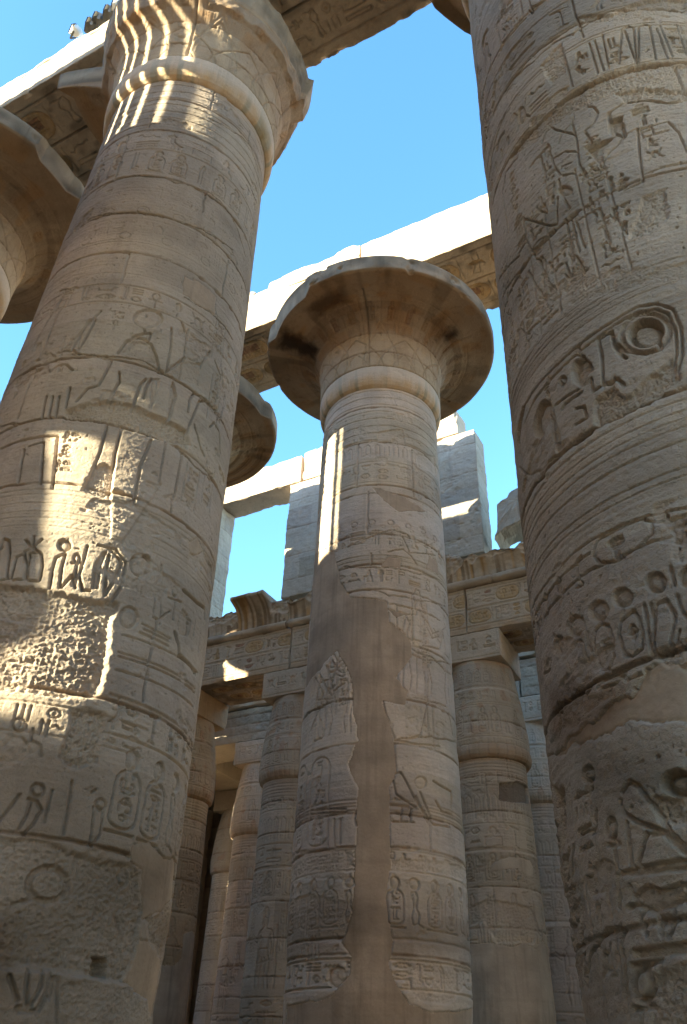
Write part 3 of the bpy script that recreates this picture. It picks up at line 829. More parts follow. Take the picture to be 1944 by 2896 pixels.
    F.worn(F.tr(7, [(-200, 912), (300, 938), (560, 990), (640, 1020), (700, 1120), (700, 1500), (-200, 1500)]), -.05, .02, .9, .012, .6)
    F.worn(F.tr(3, [(560, 792), (690, 835), (760, 850), (722, 1060), (650, 1168), (560, 1300), (505, 1290), (510, 1100), (532, 900)]), -.022, .006, 1, .008, .4)
    F.A(7, [(440, 860), (505, 870), (500, 960), (430, 950)], .16, .05, .0)
    # the proud block right of the broken zone
    # plaster
    F.plaster(F.tr(7, [(610, 345), (690, 335), (740, 392), (800, 425), (795, 590), (700, 672), (655, 690), (655, 460), (602, 420)]))
    F.plaster(F.tr(7, [(640, 780), (690, 800), (745, 890), (760, 1000), (740, 1250), (700, 1250), (660, 1060), (560, 985), (610, 900)]))
    F.plaster(F.tr(3, [(840, 90), (930, 130), (990, 180), (985, 270), (900, 215), (835, 170)]), .006)
    F.plaster(F.tr(5, [(860, 140), (900, 110), (930, 180), (900, 205), (872, 190)]), .004)
    F.T *= 1 - .16 * sst(lat(F.u, F.v, .9, .5, 91), .5, .8)[..., None]
    lowd = (1 - sst(F.v, .6, 4.2))[:, None] * .52 * (.5 + lat(F.u, F.v, .6, .4, 92))  # grime plus the shade gathering near the foot, put into the tint
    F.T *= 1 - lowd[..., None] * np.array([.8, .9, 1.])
    base_disc(root, PA, SAND_B)
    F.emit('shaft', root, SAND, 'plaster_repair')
    make_ring(root, PA, -41, 12, .02)
    make_capital(root, PA, -41, 13, .022, breaks=((-152, 32, 2.2), (20, 52, 2.33), (36, 118, 2.2), (-190, -150, 2.92)), half=120, zshift=-.08, dark=.5)
    abacus(root, PA, 18.53, 19.6, 5)
column_a()

# ------------------------------------------------------------------ column B (right, nearest)
def column_b():
    root = column_root(PB, 'nearest great column at the right, deeply cut name rings, worn brown lower part')
    zs = np.concatenate([rng(-1.12, .1, .06), rng(.1, 12.4, .0088), rng(12.4, 15.34, .03)])
    F = Shaft(SHAFT, PB, -95, 88, .0084, zs, 21)
    F.wk = .78
    U0, U1 = F.u[0], F.u[-1]
    neck_lines(F, U0, U1, 13.75, 15.15, 6)
    text_row(F, U0, U1, 12.4, 13.4, .015, .02)
    frieze(F, U0, U1, 10.9, 12.1, .024, .02)
    text_row(F, U0, U1, 10.0, 10.6, .022, .016, skip=.1)
    for k in range(7): text_col(F, -2.35 + k * .34, -2.08 + k * .34, 5.65, 6.65 if k % 2 else 7.4, .022, .014, k % 2 == 0)
    for k in range(3): text_col(F, -2.3 + k * .42, -2.05 + k * .42, .35, 1.7, .026, .016, k % 2 == 0)
    for k in range(5): text_col(F, -1.2 + k * .5, -.98 + k * .5, 7.0, 8.4 - .3 * (k % 3), .02, .013, False)
    # band of writing with standing rods (z 8.7 - 9.5)
    for z in (9.53, 9.47, 8.72): F.line([(U0, z), (U1, z)], .014, .022)
    q = F.tr(2, [(760, 640), (830, 420), (1000, 330), (1180, 200)])
    text_row(F, U0, q[2][0], 8.80, 9.38, .026, .018, rules=False)
    text_col(F, q[2][0] + .06, q[2][0] + .34, 8.78, 9.42, .028, .016); text_col(F, q[2][0] + .40, q[2][0] + .72, 8.78, 9.42, .028, .016)
    F.L(2, [(1270, 140), (1256, 292)], [(1322, 126), (1336, 282)], [(1346, 122), (1346, 278)], [(1396, 116), (1426, 266)], [(1270, 140), (1290, 122), (1322, 126)], [(1346, 122), (1370, 110), (1396, 116)], [(1428, 128), (1480, 262)], [(1520, 112), (1568, 250)], [(1180, 160), (1210, 310)], w=.022, d=.036)
    q = F.tr(2, [(1440, 130), (1530, 240)]); text_col(F, q[0][0] + .02, q[0][0] + .24, 8.76, 9.45, .026, .014)
    # offering scene (z 5.6 - 8.6)
    F.L(2, [(1050, 500), (1040, 560), (1062, 640), (1072, 740), (1100, 805)], [(1040, 512), (1090, 482), (1140, 486), (1160, 512), (1142, 560), (1100, 592)], [(1040, 560), (1000, 600), (980, 650)], [(920, 560), (960, 590), (1000, 600), (1050, 610)], [(905, 650), (925, 600), (950, 580)],
        [(1340, 580), (1350, 700), (1366, 830), (1282, 872)], [(1340, 580), (1300, 600), (1250, 660), (1205, 700), (1160, 780)], [(1190, 760), (1130, 770), (1100, 800)], [(1110, 810), (1150, 780), (1168, 790)], [(1350, 590), (1480, 552), (1530, 600), (1568, 690)], [(1366, 800), (1450, 762), (1568, 740)], [(1380, 620), (1480, 590)],
        [(752, 1060), (726, 880), (736, 790), (792, 720)], [(820, 1000), (940, 1030), (972, 1020), (975, 900)], [(912, 930), (890, 962), (930, 972), (912, 930)], [(820, 1000), (830, 1100), (870, 1168)], [(1010, 1000), (1052, 1168)], [(1035, 990), (1075, 1150)], [(1060, 1010), (1100, 1130)], [(1170, 950), (1216, 1110), (1210, 1142), (1240, 1140)], [(1075, 1000), (1170, 950)],
        [(980, 820), (1000, 900), (1030, 950)], [(940, 690), (960, 760), (990, 800)], [(900, 730), (920, 800)], [(1100, 600), (1130, 640), (1110, 660)], [(960, 720), (1010, 690), (1060, 690)], [(990, 760), (1040, 740)], [(1000, 800), (1050, 790)], [(1150, 720), (1166, 690), (1180, 700)], w=.024, d=.034)
    F.L(2, [(850, 762), (900, 702), (932, 665)], [(1210, 512), (1280, 466), (1390, 456), (1480, 470), (1568, 458)], [(1210, 512), (1216, 600), (1282, 622), (1270, 560)], [(660, 900), (680, 700), (740, 520)], [(640, 830), (655, 620), (700, 480)], w=.04, d=.055)
    F.A(2, [(1110, 680), (1180, 640), (1240, 620), (1180, 680), (1170, 740), (1140, 720)], .05, .1, .5); F.O(2, 1010, 870, 34, 24, .035); F.A(2, [(1215, 540), (1275, 520), (1262, 580), (1225, 610)], .06, .08, .4)
    for (x0, y0, x1, y1) in ((1230, 780, 1260, 890), (1250, 920, 1330, 1070), (980, 1080, 930, 1150)):
        q = F.tr(2, [(x0, y0), (x1, y1)]); text_col(F, q[0][0] - .13, q[0][0] + .13, q[1][1], q[0][1], .034, .02, False)
    F.L(4, [(700, 150), (740, 60), (800, 0)], [(720, 200), (760, 120), (830, 40)], [(780, 200), (800, 330), (830, 360), (930, 260)], [(880, 10), (940, 130), (960, 150)], [(840, 70), (890, 160), (920, 230)], [(1010, 30), (1030, 90), (1110, 60)], [(740, 260), (770, 420)], [(1060, 0), (1090, 60)], w=.026, d=.035)
    q = F.tr(4, [(960, 60), (1040, -60)]); text_col(F, q[0][0] - .1, q[0][0] + .2, q[0][1] - .1, q[1][1] + .1, .03, .018)
    for z in (5.58, 5.5, 5.44, 5.38, 5.32): F.line([(U0, z), (U1, z)], .009, .014)
    # the great name ring lying round the shaft
    F.L(4, [(795, 870), (790, 790), (812, 700), (850, 640), (950, 522), (1080, 402), (1220, 302), (1340, 232), (1430, 216), (1502, 240), (1540, 330), (1545, 450), (1508, 580)], [(840, 880), (826, 760), (870, 660), (960, 548), (1085, 430), (1225, 322), (1340, 256), (1425, 240), (1480, 262), (1515, 340), (1520, 440), (1490, 560)],
        [(1508, 580), (1400, 660), (1300, 700), (1140, 784), (1000, 890), (900, 975), (845, 1002), (800, 960), (795, 870)], w=.026, d=.045)
    F.O(4, 1378, 350, 84, 66, .11, 0, .8, -.25); F.O(4, 1378, 352, 112, 90, .03, .03, .8, -.25)
    F.L(4, [(1250, 402), (1290, 436), (1370, 440), (1445, 424), (1432, 330)], [(1160, 382), (1222, 346), (1232, 400), (1268, 430)], [(1160, 382), (1180, 470), (1186, 586), (1228, 585), (1236, 560)], [(1235, 410), (1262, 450), (1290, 468)], w=.034, d=.055)
    F.A(4, [(1050, 482), (1088, 456), (1130, 490), (1142, 522), (1110, 552), (1122, 585), (1082, 602), (1050, 572), (1040, 520)], .08, .1, .35)
    F.L(4, [(1076, 402), (1070, 452), (1100, 462)], [(935, 552), (935, 592), (920, 610)], [(970, 682), (1038, 632), (1085, 602)], [(1000, 700), (1010, 680), (1090, 622)], [(930, 620), (955, 700), (990, 852), (975, 866), (948, 730)], [(1060, 700), (1100, 690), (1110, 740), (1060, 770)], [(1130, 560), (1140, 620), (1170, 600)], [(1190, 590), (1250, 560), (1280, 590)], w=.03, d=.05)
    F.O(4, 1000, 570, 14, 17, .04, .022); F.O(4, 905, 742, 34, 88, .12, 0, .75, .22)
    F.L(4, [(812, 690), (790, 860)], [(800, 900), (815, 930)], w=.03, d=.05); F.A(4, [(812, 690), (825, 690), (800, 860), (788, 850)], .06)
    for z in (4.10, 4.0, 3.93, 3.86, 3.74, 3.52, 3.45): F.line([(U0, z), (U1, z)], .009, .014)
    # band with the lying name ring and its frieze (z 2.2 - 3.4)
    F.L(6, [(860, 440), (902, 360), (980, 262), (1060, 182), (1150, 122), (1290, 52), (1400, 14), (1568, -20)], [(872, 470), (930, 380), (1010, 282), (1130, 190)], [(1150, 172), (1168, 130), (1230, 92), (1350, 34), (1400, 42), (1412, 100), (1350, 160), (1242, 232), (1172, 232), (1146, 200), (1150, 172)], [(912, 484), (1000, 372), (1120, 272), (1242, 222), (1400, 140), (1568, 90)], w=.022, d=.035)
    q = F.tr(6, [(1170, 170), (1390, 70)]); text_row(F, q[0][0] + .03, q[1][0], 2.98, 3.2, .035, .018, rules=False)
    text_row(F, q[1][0] + .1, U1, 2.95, 3.25, .035, .02, rules=False)
    text_row(F, U0, q[0][0] - .1, 2.95, 3.22, .035, .02, rules=False)
    for x, y, a, b in ((1058, 522, 40, 52), (1165, 452, 46, 48), (1272, 392, 46, 46), (1422, 322, 50, 48), (1568, 300, 45, 46), (985, 610, 26, 46)): F.O(6, x, y, a, b, .05, 0, .85)
    F.L(6, [(1140, 602), (1150, 540), (1175, 510), (1208, 520), (1228, 600), (1232, 662), (1214, 720), (1174, 722), (1150, 680), (1140, 602)], [(1255, 560), (1265, 502), (1320, 450), (1345, 482), (1362, 560), (1360, 622), (1312, 662), (1282, 652), (1255, 560)],
        [(1400, 420), (1415, 520), (1412, 640)], [(1370, 420), (1390, 540), (1400, 650)], [(1415, 560), (1425, 420), (1470, 402), (1512, 470), (1492, 580), (1486, 605), (1512, 602), (1530, 540)], [(1412, 640), (1450, 670), (1500, 655), (1530, 640)], [(1520, 380), (1545, 460), (1568, 480)], [(1520, 590), (1568, 640)],
        [(1170, 772), (1282, 722), (1402, 668)], [(1160, 802), (1176, 772), (1284, 742), (1240, 785), (1180, 805)], [(1282, 722), (1290, 770), (1350, 740)], [(1040, 622), (1062, 582), (1090, 600), (1110, 700), (1130, 800), (1100, 845), (1080, 800), (1110, 770)], [(1000, 640), (1020, 700), (1030, 740)], [(920, 770), (915, 740), (945, 712)], [(960, 560), (1000, 640)], [(1540, 300), (1560, 250)], [(1490, 250), (1510, 330)], [(1090, 480), (1110, 560), (1130, 640)], [(980, 870), (975, 930), (1000, 910), (990, 870), (975, 900)], [(990, 930), (985, 1010)], w=.026, d=.036)
    for (x0, y0, x1, y1) in ((1188, 560, 1195, 700), (1308, 500, 1310, 640)):
        q = F.tr(6, [(x0, y0), (x1, y1)]); text_col(F, q[0][0] - .06, q[0][0] + .07, q[1][1], q[0][1], .03, .014, False)
    # lower scene: falcon, signs, bull (z .3 - 1.9)
    F.O(8, 1515, 65, 70, 60, .12, 0, .8)
    F.L(8, [(1260, 150), (1275, 205), (1350, 252), (1462, 292), (1400, 304)], [(1270, 112), (1300, 62), (1342, 80), (1400, 160), (1452, 250), (1520, 332), (1600, 400)], [(1380, 300), (1340, 440)], [(1462, 300), (1568, 400)], [(1490, 300), (1590, 390)], [(1290, 250), (1310, 440), (1330, 462)], [(1240, 490), (1330, 462), (1450, 440), (1600, 415)], [(1200, 352), (1256, 346)], [(1230, 350), (1246, 482), (1255, 640)], [(1250, 480), (1340, 480), (1600, 450)],
        [(1330, 582), (1352, 560), (1392, 546), (1450, 566), (1540, 530), (1620, 560)], [(1330, 622), (1400, 652), (1500, 622), (1560, 590)], [(1300, 540), (1320, 590), (1330, 622), (1290, 640)], [(1362, 650), (1350, 700), (1382, 762)], [(1420, 660), (1432, 700), (1452, 762)], [(1500, 640), (1510, 700), (1482, 772)], [(1320, 842), (1400, 832), (1600, 798)], [(1330, 860), (1600, 830)], [(1280, 870), (1300, 1042)], [(1105, 880), (1115, 1000), (1130, 850)], [(1130, 850), (1200, 740), (1260, 730)], [(1262, 720), (1270, 860)], [(1390, 900), (1450, 870), (1440, 990)], [(1310, 900), (1400, 890)], [(1360, 1060), (1365, 1168)], [(1320, 1100), (1410, 1090)], w=.034, d=.05)
    F.O(8, 1218, 280, 20, 46, .05, .028); F.O(8, 1362, 985, 36, 76, .06, .035); F.O(8, 1112, 30, 22, 32, .05, .026); F.A(8, [(1330, 560), (1400, 560), (1450, 580), (1530, 545), (1568, 590), (1480, 625), (1400, 640), (1340, 615)], .04, .12, .6)
    F.L(8, [(1030, 370), (1022, 510)], [(1050, 360), (1045, 500)], [(1110, 60), (1102, 130), (1130, 90)], [(1130, 300), (1150, 260), (1150, 200)], [(1020, 902), (1070, 882), (1082, 1002), (1060, 1030)], [(1040, 920), (1050, 1050)], [(1000, 950), (1020, 1100)], [(980, 960), (985, 1080)], w=.036, d=.06)
    for x, y, a, b in ((1010, 420, 10, 40), (992, 500, 9, 22), (965, 480, 8, 18), (1045, 560, 16, 18), (1055, 615, 14, 16), (975, 560, 8, 30), (1000, 600, 10, 26), (1052, 650, 22, 30), (985, 690, 8, 24), (1060, 720, 24, 26), (975, 750, 8, 18), (1075, 770, 14, 16), (1035, 830, 24, 26), (985, 850, 12, 26), (1000, 700, 9, 20)):
        F.O(8, x, y, a, b, .05, 0, .5)
    for x, y in ((1300, 290), (1310, 180), (955, 620), (938, 640), (930, 560)): F.O(8, x, y, 7, 8, .05, 0, .2)
    F.weather(1.2, .76, .022)
    for z in (11.0, 9.95, 8.66, 6.75, 4.2, 2.25, .78): F.course(z, .04, .014)
    for u_, z0, z1 in ((-1.6, 9.9, 11), (.1, 9.6, 11), (1.5, 5.7, 6.7), (.9, 6.8, 8.6)): F.vjoint(u_, z0, z1, .035, .012)
    F.L(2, [(700, 480), (760, 390), (800, 340), (850, 300), (960, 200), (1050, 150), (1130, 100)], [(770, 390), (735, 440)], [(850, 40), (870, 60), (860, 20)], [(1040, 160), (1080, 110), (1200, 80), (1240, 60)], [(1290, 30), (1440, 20), (1568, 30)], w=.03, d=.05, warp=.04)
    # broken zones
    F.worn(F.tr(2, [(760, 720), (800, 640), (870, 562), (960, 486), (1050, 416), (1150, 366), (1222, 326), (1340, 294), (1568, 282), (1640, 300), (1600, 420), (1420, 410), (1260, 420), (1130, 470), (960, 560), (850, 660)]), .045, .05, .2, .025)
    F.worn(F.tr(2, [(1240, 400), (1420, 380), (1600, 400), (1600, 470), (1420, 440), (1280, 460)]), .04, .06, .1)
    F.worn(F.tr(2, [(960, 230), (1000, 200), (1010, 330), (960, 380), (900, 300)]), .03, .04, .2)
    F.worn(F.tr(2, [(1360, 900), (1470, 860), (1480, 1000), (1400, 1060), (1300, 1100), (1340, 1000)]), .03, .045, .2)
    F.worn(F.tr(2, [(1060, 80), (1240, 60), (1300, 20), (1568, 0), (1568, 60), (1300, 90), (1140, 110)]), .04, .04, .1)
    F.worn(F.tr(4, [(1140, 780), (1160, 660), (1240, 600), (1290, 640), (1440, 520), (1500, 470), (1545, 560), (1400, 660), (1280, 720)]), .04, .05, .1, .015)
    F.worn(F.tr(4, [(980, 150), (1060, 110), (1400, 60), (1568, 30), (1600, 110), (1300, 150), (1050, 220)]), .012, .03, .3)
    F.worn(F.tr(6, [(1420, 640), (1600, 560), (1640, 760), (1500, 770), (1440, 720)]), .03, .045, .2)
    F.worn(F.tr(6, [(1500, 130), (1640, 70), (1640, 230), (1530, 230)]), .025, .03, .2)
    F.worn(F.tr(8, [(1400, 130), (1520, 130), (1640, 60), (1640, 260), (1500, 260), (1440, 230)]), .05, .07, .3)
    F.worn(F.tr(8, [(930, 340), (1090, 560), (1110, 800), (1000, 1060), (930, 1168), (930, 700)]), .012, .05, .85, .05, 1, .1)
    F.worn(F.tr(8, [(900, 100), (1000, 110), (1010, 300), (960, 400), (900, 330)]), .08, .1, .2, .06)
    F.worn(F.tr(8, [(1420, 940), (1640, 880), (1640, 1200), (1400, 1200)]), .03, .05, .4)
    # mortar band
    F.plaster(F.tr(6, [(890, 1120), (960, 1110), (1080, 1060), (1230, 1010), (1300, 960), (1400, 934), (1640, 950), (1680, 740), (1520, 720), (1440, 700), (1380, 720), (1330, 800), (1280, 852), (1150, 942), (1080, 1000), (960, 1100)]), .02, 1.6)
    F.stain(F.tr(6, [(940, 820), (1060, 760), (1180, 800), (1300, 800), (1230, 980), (1080, 1050), (960, 1060)]), (.62, .55, .5), .12)
    F.stain(F.tr(8, [(900, -300), (1640, -500), (1700, 1300), (900, 1300)]), (.80, .80, .80), .5, 3)
    F.stain(F.tr(8, [(1100, -60), (1500, -120), (1540, 120), (1300, 200), (1120, 160)]), (.6, .58, .55), .2, 3)
    F.T *= 1 - .18 * sst(lat(F.u, F.v, 1.1, .6, 93), .5, .8)[..., None]
    base_disc(root, PB, SAND_B)
    F.emit('shaft', root, SAND_B, 'plaster_repair')
    make_ring(root, PB, -95, 22, .05)
    make_capital(root, PB, -95, 23, .05, breaks=((100, 178, 2.55), (-60, 40, 2.9)), zshift=-.08)
    abacus(root, PB, 18.53, 19.6, 6)
column_b()

# ------------------------------------------------------------------ column C (centre, whole capital, plaster)
def column_c():
    root = column_root(PC, 'central great column with a whole flaring capital and a long brown plaster strip')
    zs = np.concatenate([rng(-1.12, .5, .06), rng(.5, 15.34, .0165)])
    F = Shaft(SHAFT, PC, -64.4, 90, .0165, zs, 31)
    U0, U1 = F.u[0], F.u[-1]
    neck_lines(F, U0, U1, 13.45, 15.2, 7, .026, .02)
    for i in range(22):
        u = U0 + i * .25
        F.line([(u, 12.95), (u, 13.25), (u + .06, 13.3), (u + .12, 13.25), (u + .12, 12.95)], .016, .02)
    text_row(F, U0, U1, 12.1, 12.75, .022, .017)
    text_row(F, U0, U1, 11.3, 11.75, .006, .014, rules=False, skip=.4)
    for i in range(12): F.ell(U0 + .2 + i * .45, 10.88, .08, .07, .025, .018)
    for i in range(18): F.ell(U0 + .2 + i * .36, 10.75, .06, .05, .02)
    text_row(F, U0, U1, 10.2, 10.7, .028, .019, rules=False, skip=.1)
    for z in (9.95, 9.84, 9.7): F.line([(U0, z), (U1, z)], .016, .024)
    text_row(F, U0, U1, 9.2, 9.6, .03, .019, rules=False)
    figure(F, .25, 6.7, 1.3, 2.5, False, .03, .022); figure(F, 1.35, 6.7, 1.2, 2.5, True, .03, .022)
    figure(F, -1.9, 5.8, 1.2, 2.6, False, .03, .022); figure(F, -1.0, 5.8, 1.0, 2.2, True, .03, .022)
    text_col(F, .95, 1.15, 7.2, 8.9, .02, .016); text_col(F, -1.2, -.95, 6.2, 7.4, .024, .017); text_col(F, -.92, -.68, 6.2, 7.9, .024, .017)
    F.L(5, [(1440, 760), (1475, 830), (1470, 870), (1420, 1000)], [(1460, 740), (1500, 830), (1545, 660)], [(1490, 700), (1530, 870)], [(1400, 920), (1480, 890), (1520, 820), (1568, 780)], [(1430, 1050), (1470, 1030), (1465, 950)], w=.03, d=.05)
    F.L(6, [(375, 460), (362, 610), (440, 628), (452, 560)], [(330, 640), (400, 660), (460, 720)], [(180, 860), (200, 950), (235, 1030)], [(310, 1030), (350, 1020), (385, 870), (385, 700)], [(380, 880), (390, 1030)], [(230, 1040), (330, 1060), (440, 1070)], [(480, 920), (500, 1020)], w=.028, d=.045)
    # name rings (z 4.6 - 6)
    q = F.tr(0, [(712, 1730), (800, 1940)])
    cartouche(F, q[0][0] + .02, q[1][1], .52, q[0][1] - q[1][1] - .05, .04, .026, False)
    cartouche(F, q[0][0] - .65, q[1][1], .48, q[0][1] - q[1][1] - .05, .04, .026, False)
    F.L(0, [(705, 1850), (790, 1845)], [(706, 1858), (790, 1853)], [(720, 1870), (716, 1920)], [(735, 1868), (733, 1928)], [(748, 1868), (748, 1932)], [(762, 1868), (763, 1930)], [(776, 1868), (776, 1925)], w=.03, d=.05)
    F.L(8, [(225, 30), (260, 20), (290, 70), (330, 150), (410, 258), (485, 270)], [(330, 130), (385, 250)], [(228, 60), (240, 120), (300, 160), (330, 180)], [(350, 110), (380, 180), (400, 230)], [(215, 170), (300, 178)], [(268, 180), (262, 240)], [(310, 185), (306, 240)], [(225, 245), (320, 248)], [(410, 60), (440, 80), (490, 110), (490, 180)], [(420, 150), (450, 200), (490, 210)], w=.034, d=.055)
    F.O(8, 352, 68, 28, 30, .05); F.O(0, 768, 2228, 22, 26, .09, 0, .7); F.O(0, 818, 1866, 10, 18, .05, .03)
    for z in (4.45, 4.38, 4.32, 4.25): F.line([(U0, z), (U1, z)], .014, .018)
    text_row(F, U0, U1, 3.2, 3.55, .03, .02)
    frieze(F, U0, U1, 2.25, 3.12, .032, .02)
    text_row(F, U0, U1, 1.35, 1.78, .04, .024)
    figure(F, -1.6, 1.7, .7, 1.2, False, .03, .02)
    F.weather(1.15, .725, .02)
    for z in (14.6, 13.4, 12.0, 11.75, 10.55, 9.72, 9.05, 7.75, 6.5, 5.55, 4.2, 3.6, 2.1, 1.85): F.course(z, .04, .018)
    for u_, z0, z1 in ((-.3, 10.6, 11.8), (.9, 11.8, 13.3), (-.2, 9.7, 10.0), (.5, 6.5, 7.7), (-.6, 12, 13.4), (1.2, 5.6, 6.5), (1, 3.6, 4.2), (.75, 7.8, 9)): F.vjoint(u_, z0, z1, .04, .018)
    F.L(6, [(0, 250), (90, 255), (250, 260), (330, 280), (460, 330)], [(20, 160), (130, 110), (230, 80), (300, 110)], [(270, 110), (300, 190), (420, 200)], [(200, 180), (270, 170), (340, 240)], [(140, 360), (210, 380), (330, 400), (450, 430)], [(210, 420), (310, 440), (440, 500)], [(310, 620), (390, 680), (490, 700)], [(240, 1040), (520, 1060)], [(320, 850), (470, 890)], w=.022, d=.04, warp=.03)
    F.worn(F.tr(4, [(155, 805), (270, 790), (285, 870), (190, 865), (155, 850)]), .03, .01, .1, .01, .3)
    F.worn(F.tr(4, [(330, 900), (420, 920), (425, 1010), (340, 960)]), .035, .02, .1, .02)
    F.worn(F.tr(8, [(215, 860), (400, 880), (560, 900), (560, 980), (480, 1080), (330, 1060), (270, 960)]), .02, .05, .7)
    F.worn(F.tr(8, [(215, 420), (560, 470), (555, 520), (210, 470)]), .025, .04, .2)
    F.worn(F.tr(0, [(660, 1950), (800, 1940), (800, 2010), (660, 2010)]), .025, .05, .4)
    F.worn(F.tr(0, [(700, 2040), (800, 2060), (790, 2150), (660, 2150), (665, 2060)]), .02, .03, .5)
    # plaster: the long strip, with ragged stone edges either side
    F.plaster(F.tr(0, [(690, 1262), (762, 1258), (778, 1330), (800, 1362), (885, 1372), (890, 1420), (938, 1458), (942, 1500), (903, 1545), (932, 1580), (925, 1606), (873, 1600), (900, 1680), (906, 1760), (888, 1800), (894, 1980), (880, 2050), (896, 2150), (888, 2200), (908, 2252), (932, 2290), (990, 2312), (1085, 2300), (1100, 2420), (640, 2420), (655, 2296), (740, 2280), (795, 2230), (800, 2180), (778, 2150), (802, 2090), (806, 2000), (812, 1905), (816, 1800), (792, 1742), (816, 1690), (806, 1620), (802, 1560), (785, 1512), (768, 1482), (728, 1530), (700, 1565), (672, 1570)]), .016, 1.0)
    F.plaster(F.tr(4, [(130, 1060), (260, 1090), (380, 1168), (250, 1168), (190, 1120)]), .012)
    F.plaster(F.tr(6, [(170, 240), (210, 200), (262, 210), (265, 255), (190, 252)]), .014)
    F.plaster(F.tr(6, [(205, 440), (300, 465), (240, 480)]), .012)
    F.plaster(F.tr(6, [(390, 200), (430, 230), (440, 290), (380, 260)]), .012)
    F.stain(F.tr(0, [(640, 2090), (820, 2060), (830, 2180), (650, 2200)]), (.78, .76, .72), .15)
    F.stain(F.tr(0, [(890, 2100), (1090, 2100), (1090, 2180), (890, 2180)]), (.76, .74, .7), .12)
    F.T *= 1 - .14 * sst(lat(F.u, F.v, .8, .5, 94), .5, .8)[..., None]
    base_disc(root, PC, SAND_B)
    F.emit('shaft', root, SAND_P, 'plaster_repair')
    make_ring(root, PC, -64.4, 32, .022)
    make_capital(root, PC, -64.4, 33, .024, breaks=((-142, -100, 3.26),), half=180, dark=.85, soot=((-2.75, -2.25, 1.7, 2.9, .16), (1.95, 2.25, 1.9, 2.3, .2), (-1.6, -.7, 2.3, 2.75, .4)))
    abacus(root, PC, 18.6, 19.97, 7)
column_c()

# ------------------------------------------------------------------ the other great columns
def great_column(c, thc, seed, label, breaks, zshift, half=100, dark=1.0, du=.04, cdu=.03):
    root = column_root(c, label)
    F = Shaft(SHAFT, c, thc, 100, du, np.concatenate([rng(-1.12, 15.34, .04)]), seed)
    U0, U1 = F.u[0], F.u[-1]
    neck_lines(F, U0, U1, 13.75, 15.2, 6, .024, .03)
    text_row(F, U0, U1, 12.5, 13.3, .03, .03); text_row(F, U0, U1, 9, 9.6, .03, .03); frieze(F, U0, U1, 4, 5.2, .03, .03)
    for i in range(5): figure(F, U0 + i * 1.2, 5.6, 1.2, 3, i % 2 == 1, .03, .03)
    F.weather(1.1, .74, .022)
    for z in np.arange(.6, 15, 1.06): F.course(z, .04, .03)
    base_disc(root, c, SAND_B)
    F.emit('shaft', root, SAND)
    make_ring(root, c, thc, seed + 1, .03, half)
    make_capital(root, c, thc, seed + 2, cdu, breaks, dark, half, zshift)
    abacus(root, c, 18.61 + zshift, 19.97 if c[1] > 1 else 19.6, seed + 3)
    return root
great_column((-BAY, 0), -24, 41, 'great column cut by the left edge, open capital painted with red-brown name rings', ((-12, 14, 3.25), (-160, -100, 3.0)), 0, 110, .5, .04, .024)
great_column((-BAY, NAVE), -46, 51, 'great column half hidden behind the striped one, dark chipped rim of its capital showing', ((-20, 14, 3.2),), 0, 100, .95, .05, .028)
great_column((BAY, NAVE), -91, 61, 'great column hidden behind the nearest right-hand column', (), 0, 90, 1, .08, .06)
for i, c in enumerate(((-2 * BAY, 0), (-2 * BAY - .35, NAVE), (-3 * BAY, 0), (2 * BAY, 0), (2 * BAY, NAVE), (3 * BAY, 0), (3 * BAY, NAVE))):
    r_ = copy_tree([o for o in bpy.data.objects if o.name.startswith('papyrus_column')][-1] if i == 0 else bpy.data.objects['papyrus_column.005'])
    r_.location = (c[0], c[1], GZ)
    r_['label'] = ('great column beyond the left edge in the front row', 'great column beyond the left edge in the back row', 'farthest great column of the front row, out at the left', 'great column next right of the nearest one, out of view', 'great column of the back row, out of view at the right', 'last great column of the front row at the right, out of view', 'last great column of the back row at the right, out of view')[i]

# ------------------------------------------------------------------ great architraves
BLUE, OCHRE, RED, GREY = (.50, .55, .55), (.95, .80, .55), (.62, .42, .38), (.62, .60, .56)
def soffit(x0, x1, y0, y1, seed, res=.022, big=True):
    F = face(x0, x1, y0, y1, res, seed)
    yc = (y0 + y1) / 2
    for y in (y0 + .30, y1 - .34): F.line([(x0, y), (x1, y)], .03, .035)
    F.line([(x0, yc), (x1, yc)], .022, .12)
    for a, b in ((y0 + .36, yc - .08), (yc + .08, y1 - .42)):
        h = b - a; x = x0 + .1; k = 0
        while x < x1 - .5:
            if F.rng.random() < .3:
                w = h * 1.5; cartouche(F, x, a + .1 * h, w, h * .8, .03, .026, False, True, [OCHRE]); F.tintfill([(x + .3, a + .25 * h), (x + w - .3, a + .25 * h), (x + w - .3, a + .6 * h), (x + .3, a + .6 * h)], RED, .8); x += w + .15
            else:
                quad(F, x, a + .06 * h, h * .88, F.rng, .035, .024, [BLUE, OCHRE, GREY, RED]); x += h * .95
    F.weather(.7, .8, .02)
    d = sst(lat(F.u, F.v, .9, .6, seed + 3) * .6 + lat(F.u, F.v, .25, .2, seed + 4) * .4, .48, .72)
    F.T *= 1 - .45 * d[..., None]
    return F
def beam(name, x0, x1, y0, y1, z0, z1, label, cat, seed, mat=PAINTED, vis=True, group=None, chip=.07, res=.07, front=None, shape=None):
    fs = {}
    if vis: fs['-z'] = soffit(x0 + .012, x1 - .012, y0, y1, seed)
    if front is not None: fs['-y'] = front
    o = block(name, (x0 + .012, y0, z0), (x1 - .012, y1, z1), res, mat, None, .035, .03, chip, seed, fs, (((x0 + x1) / 2, (y0 + y1) / 2, z0)), shape)
    return tag(o, label, cat, group)
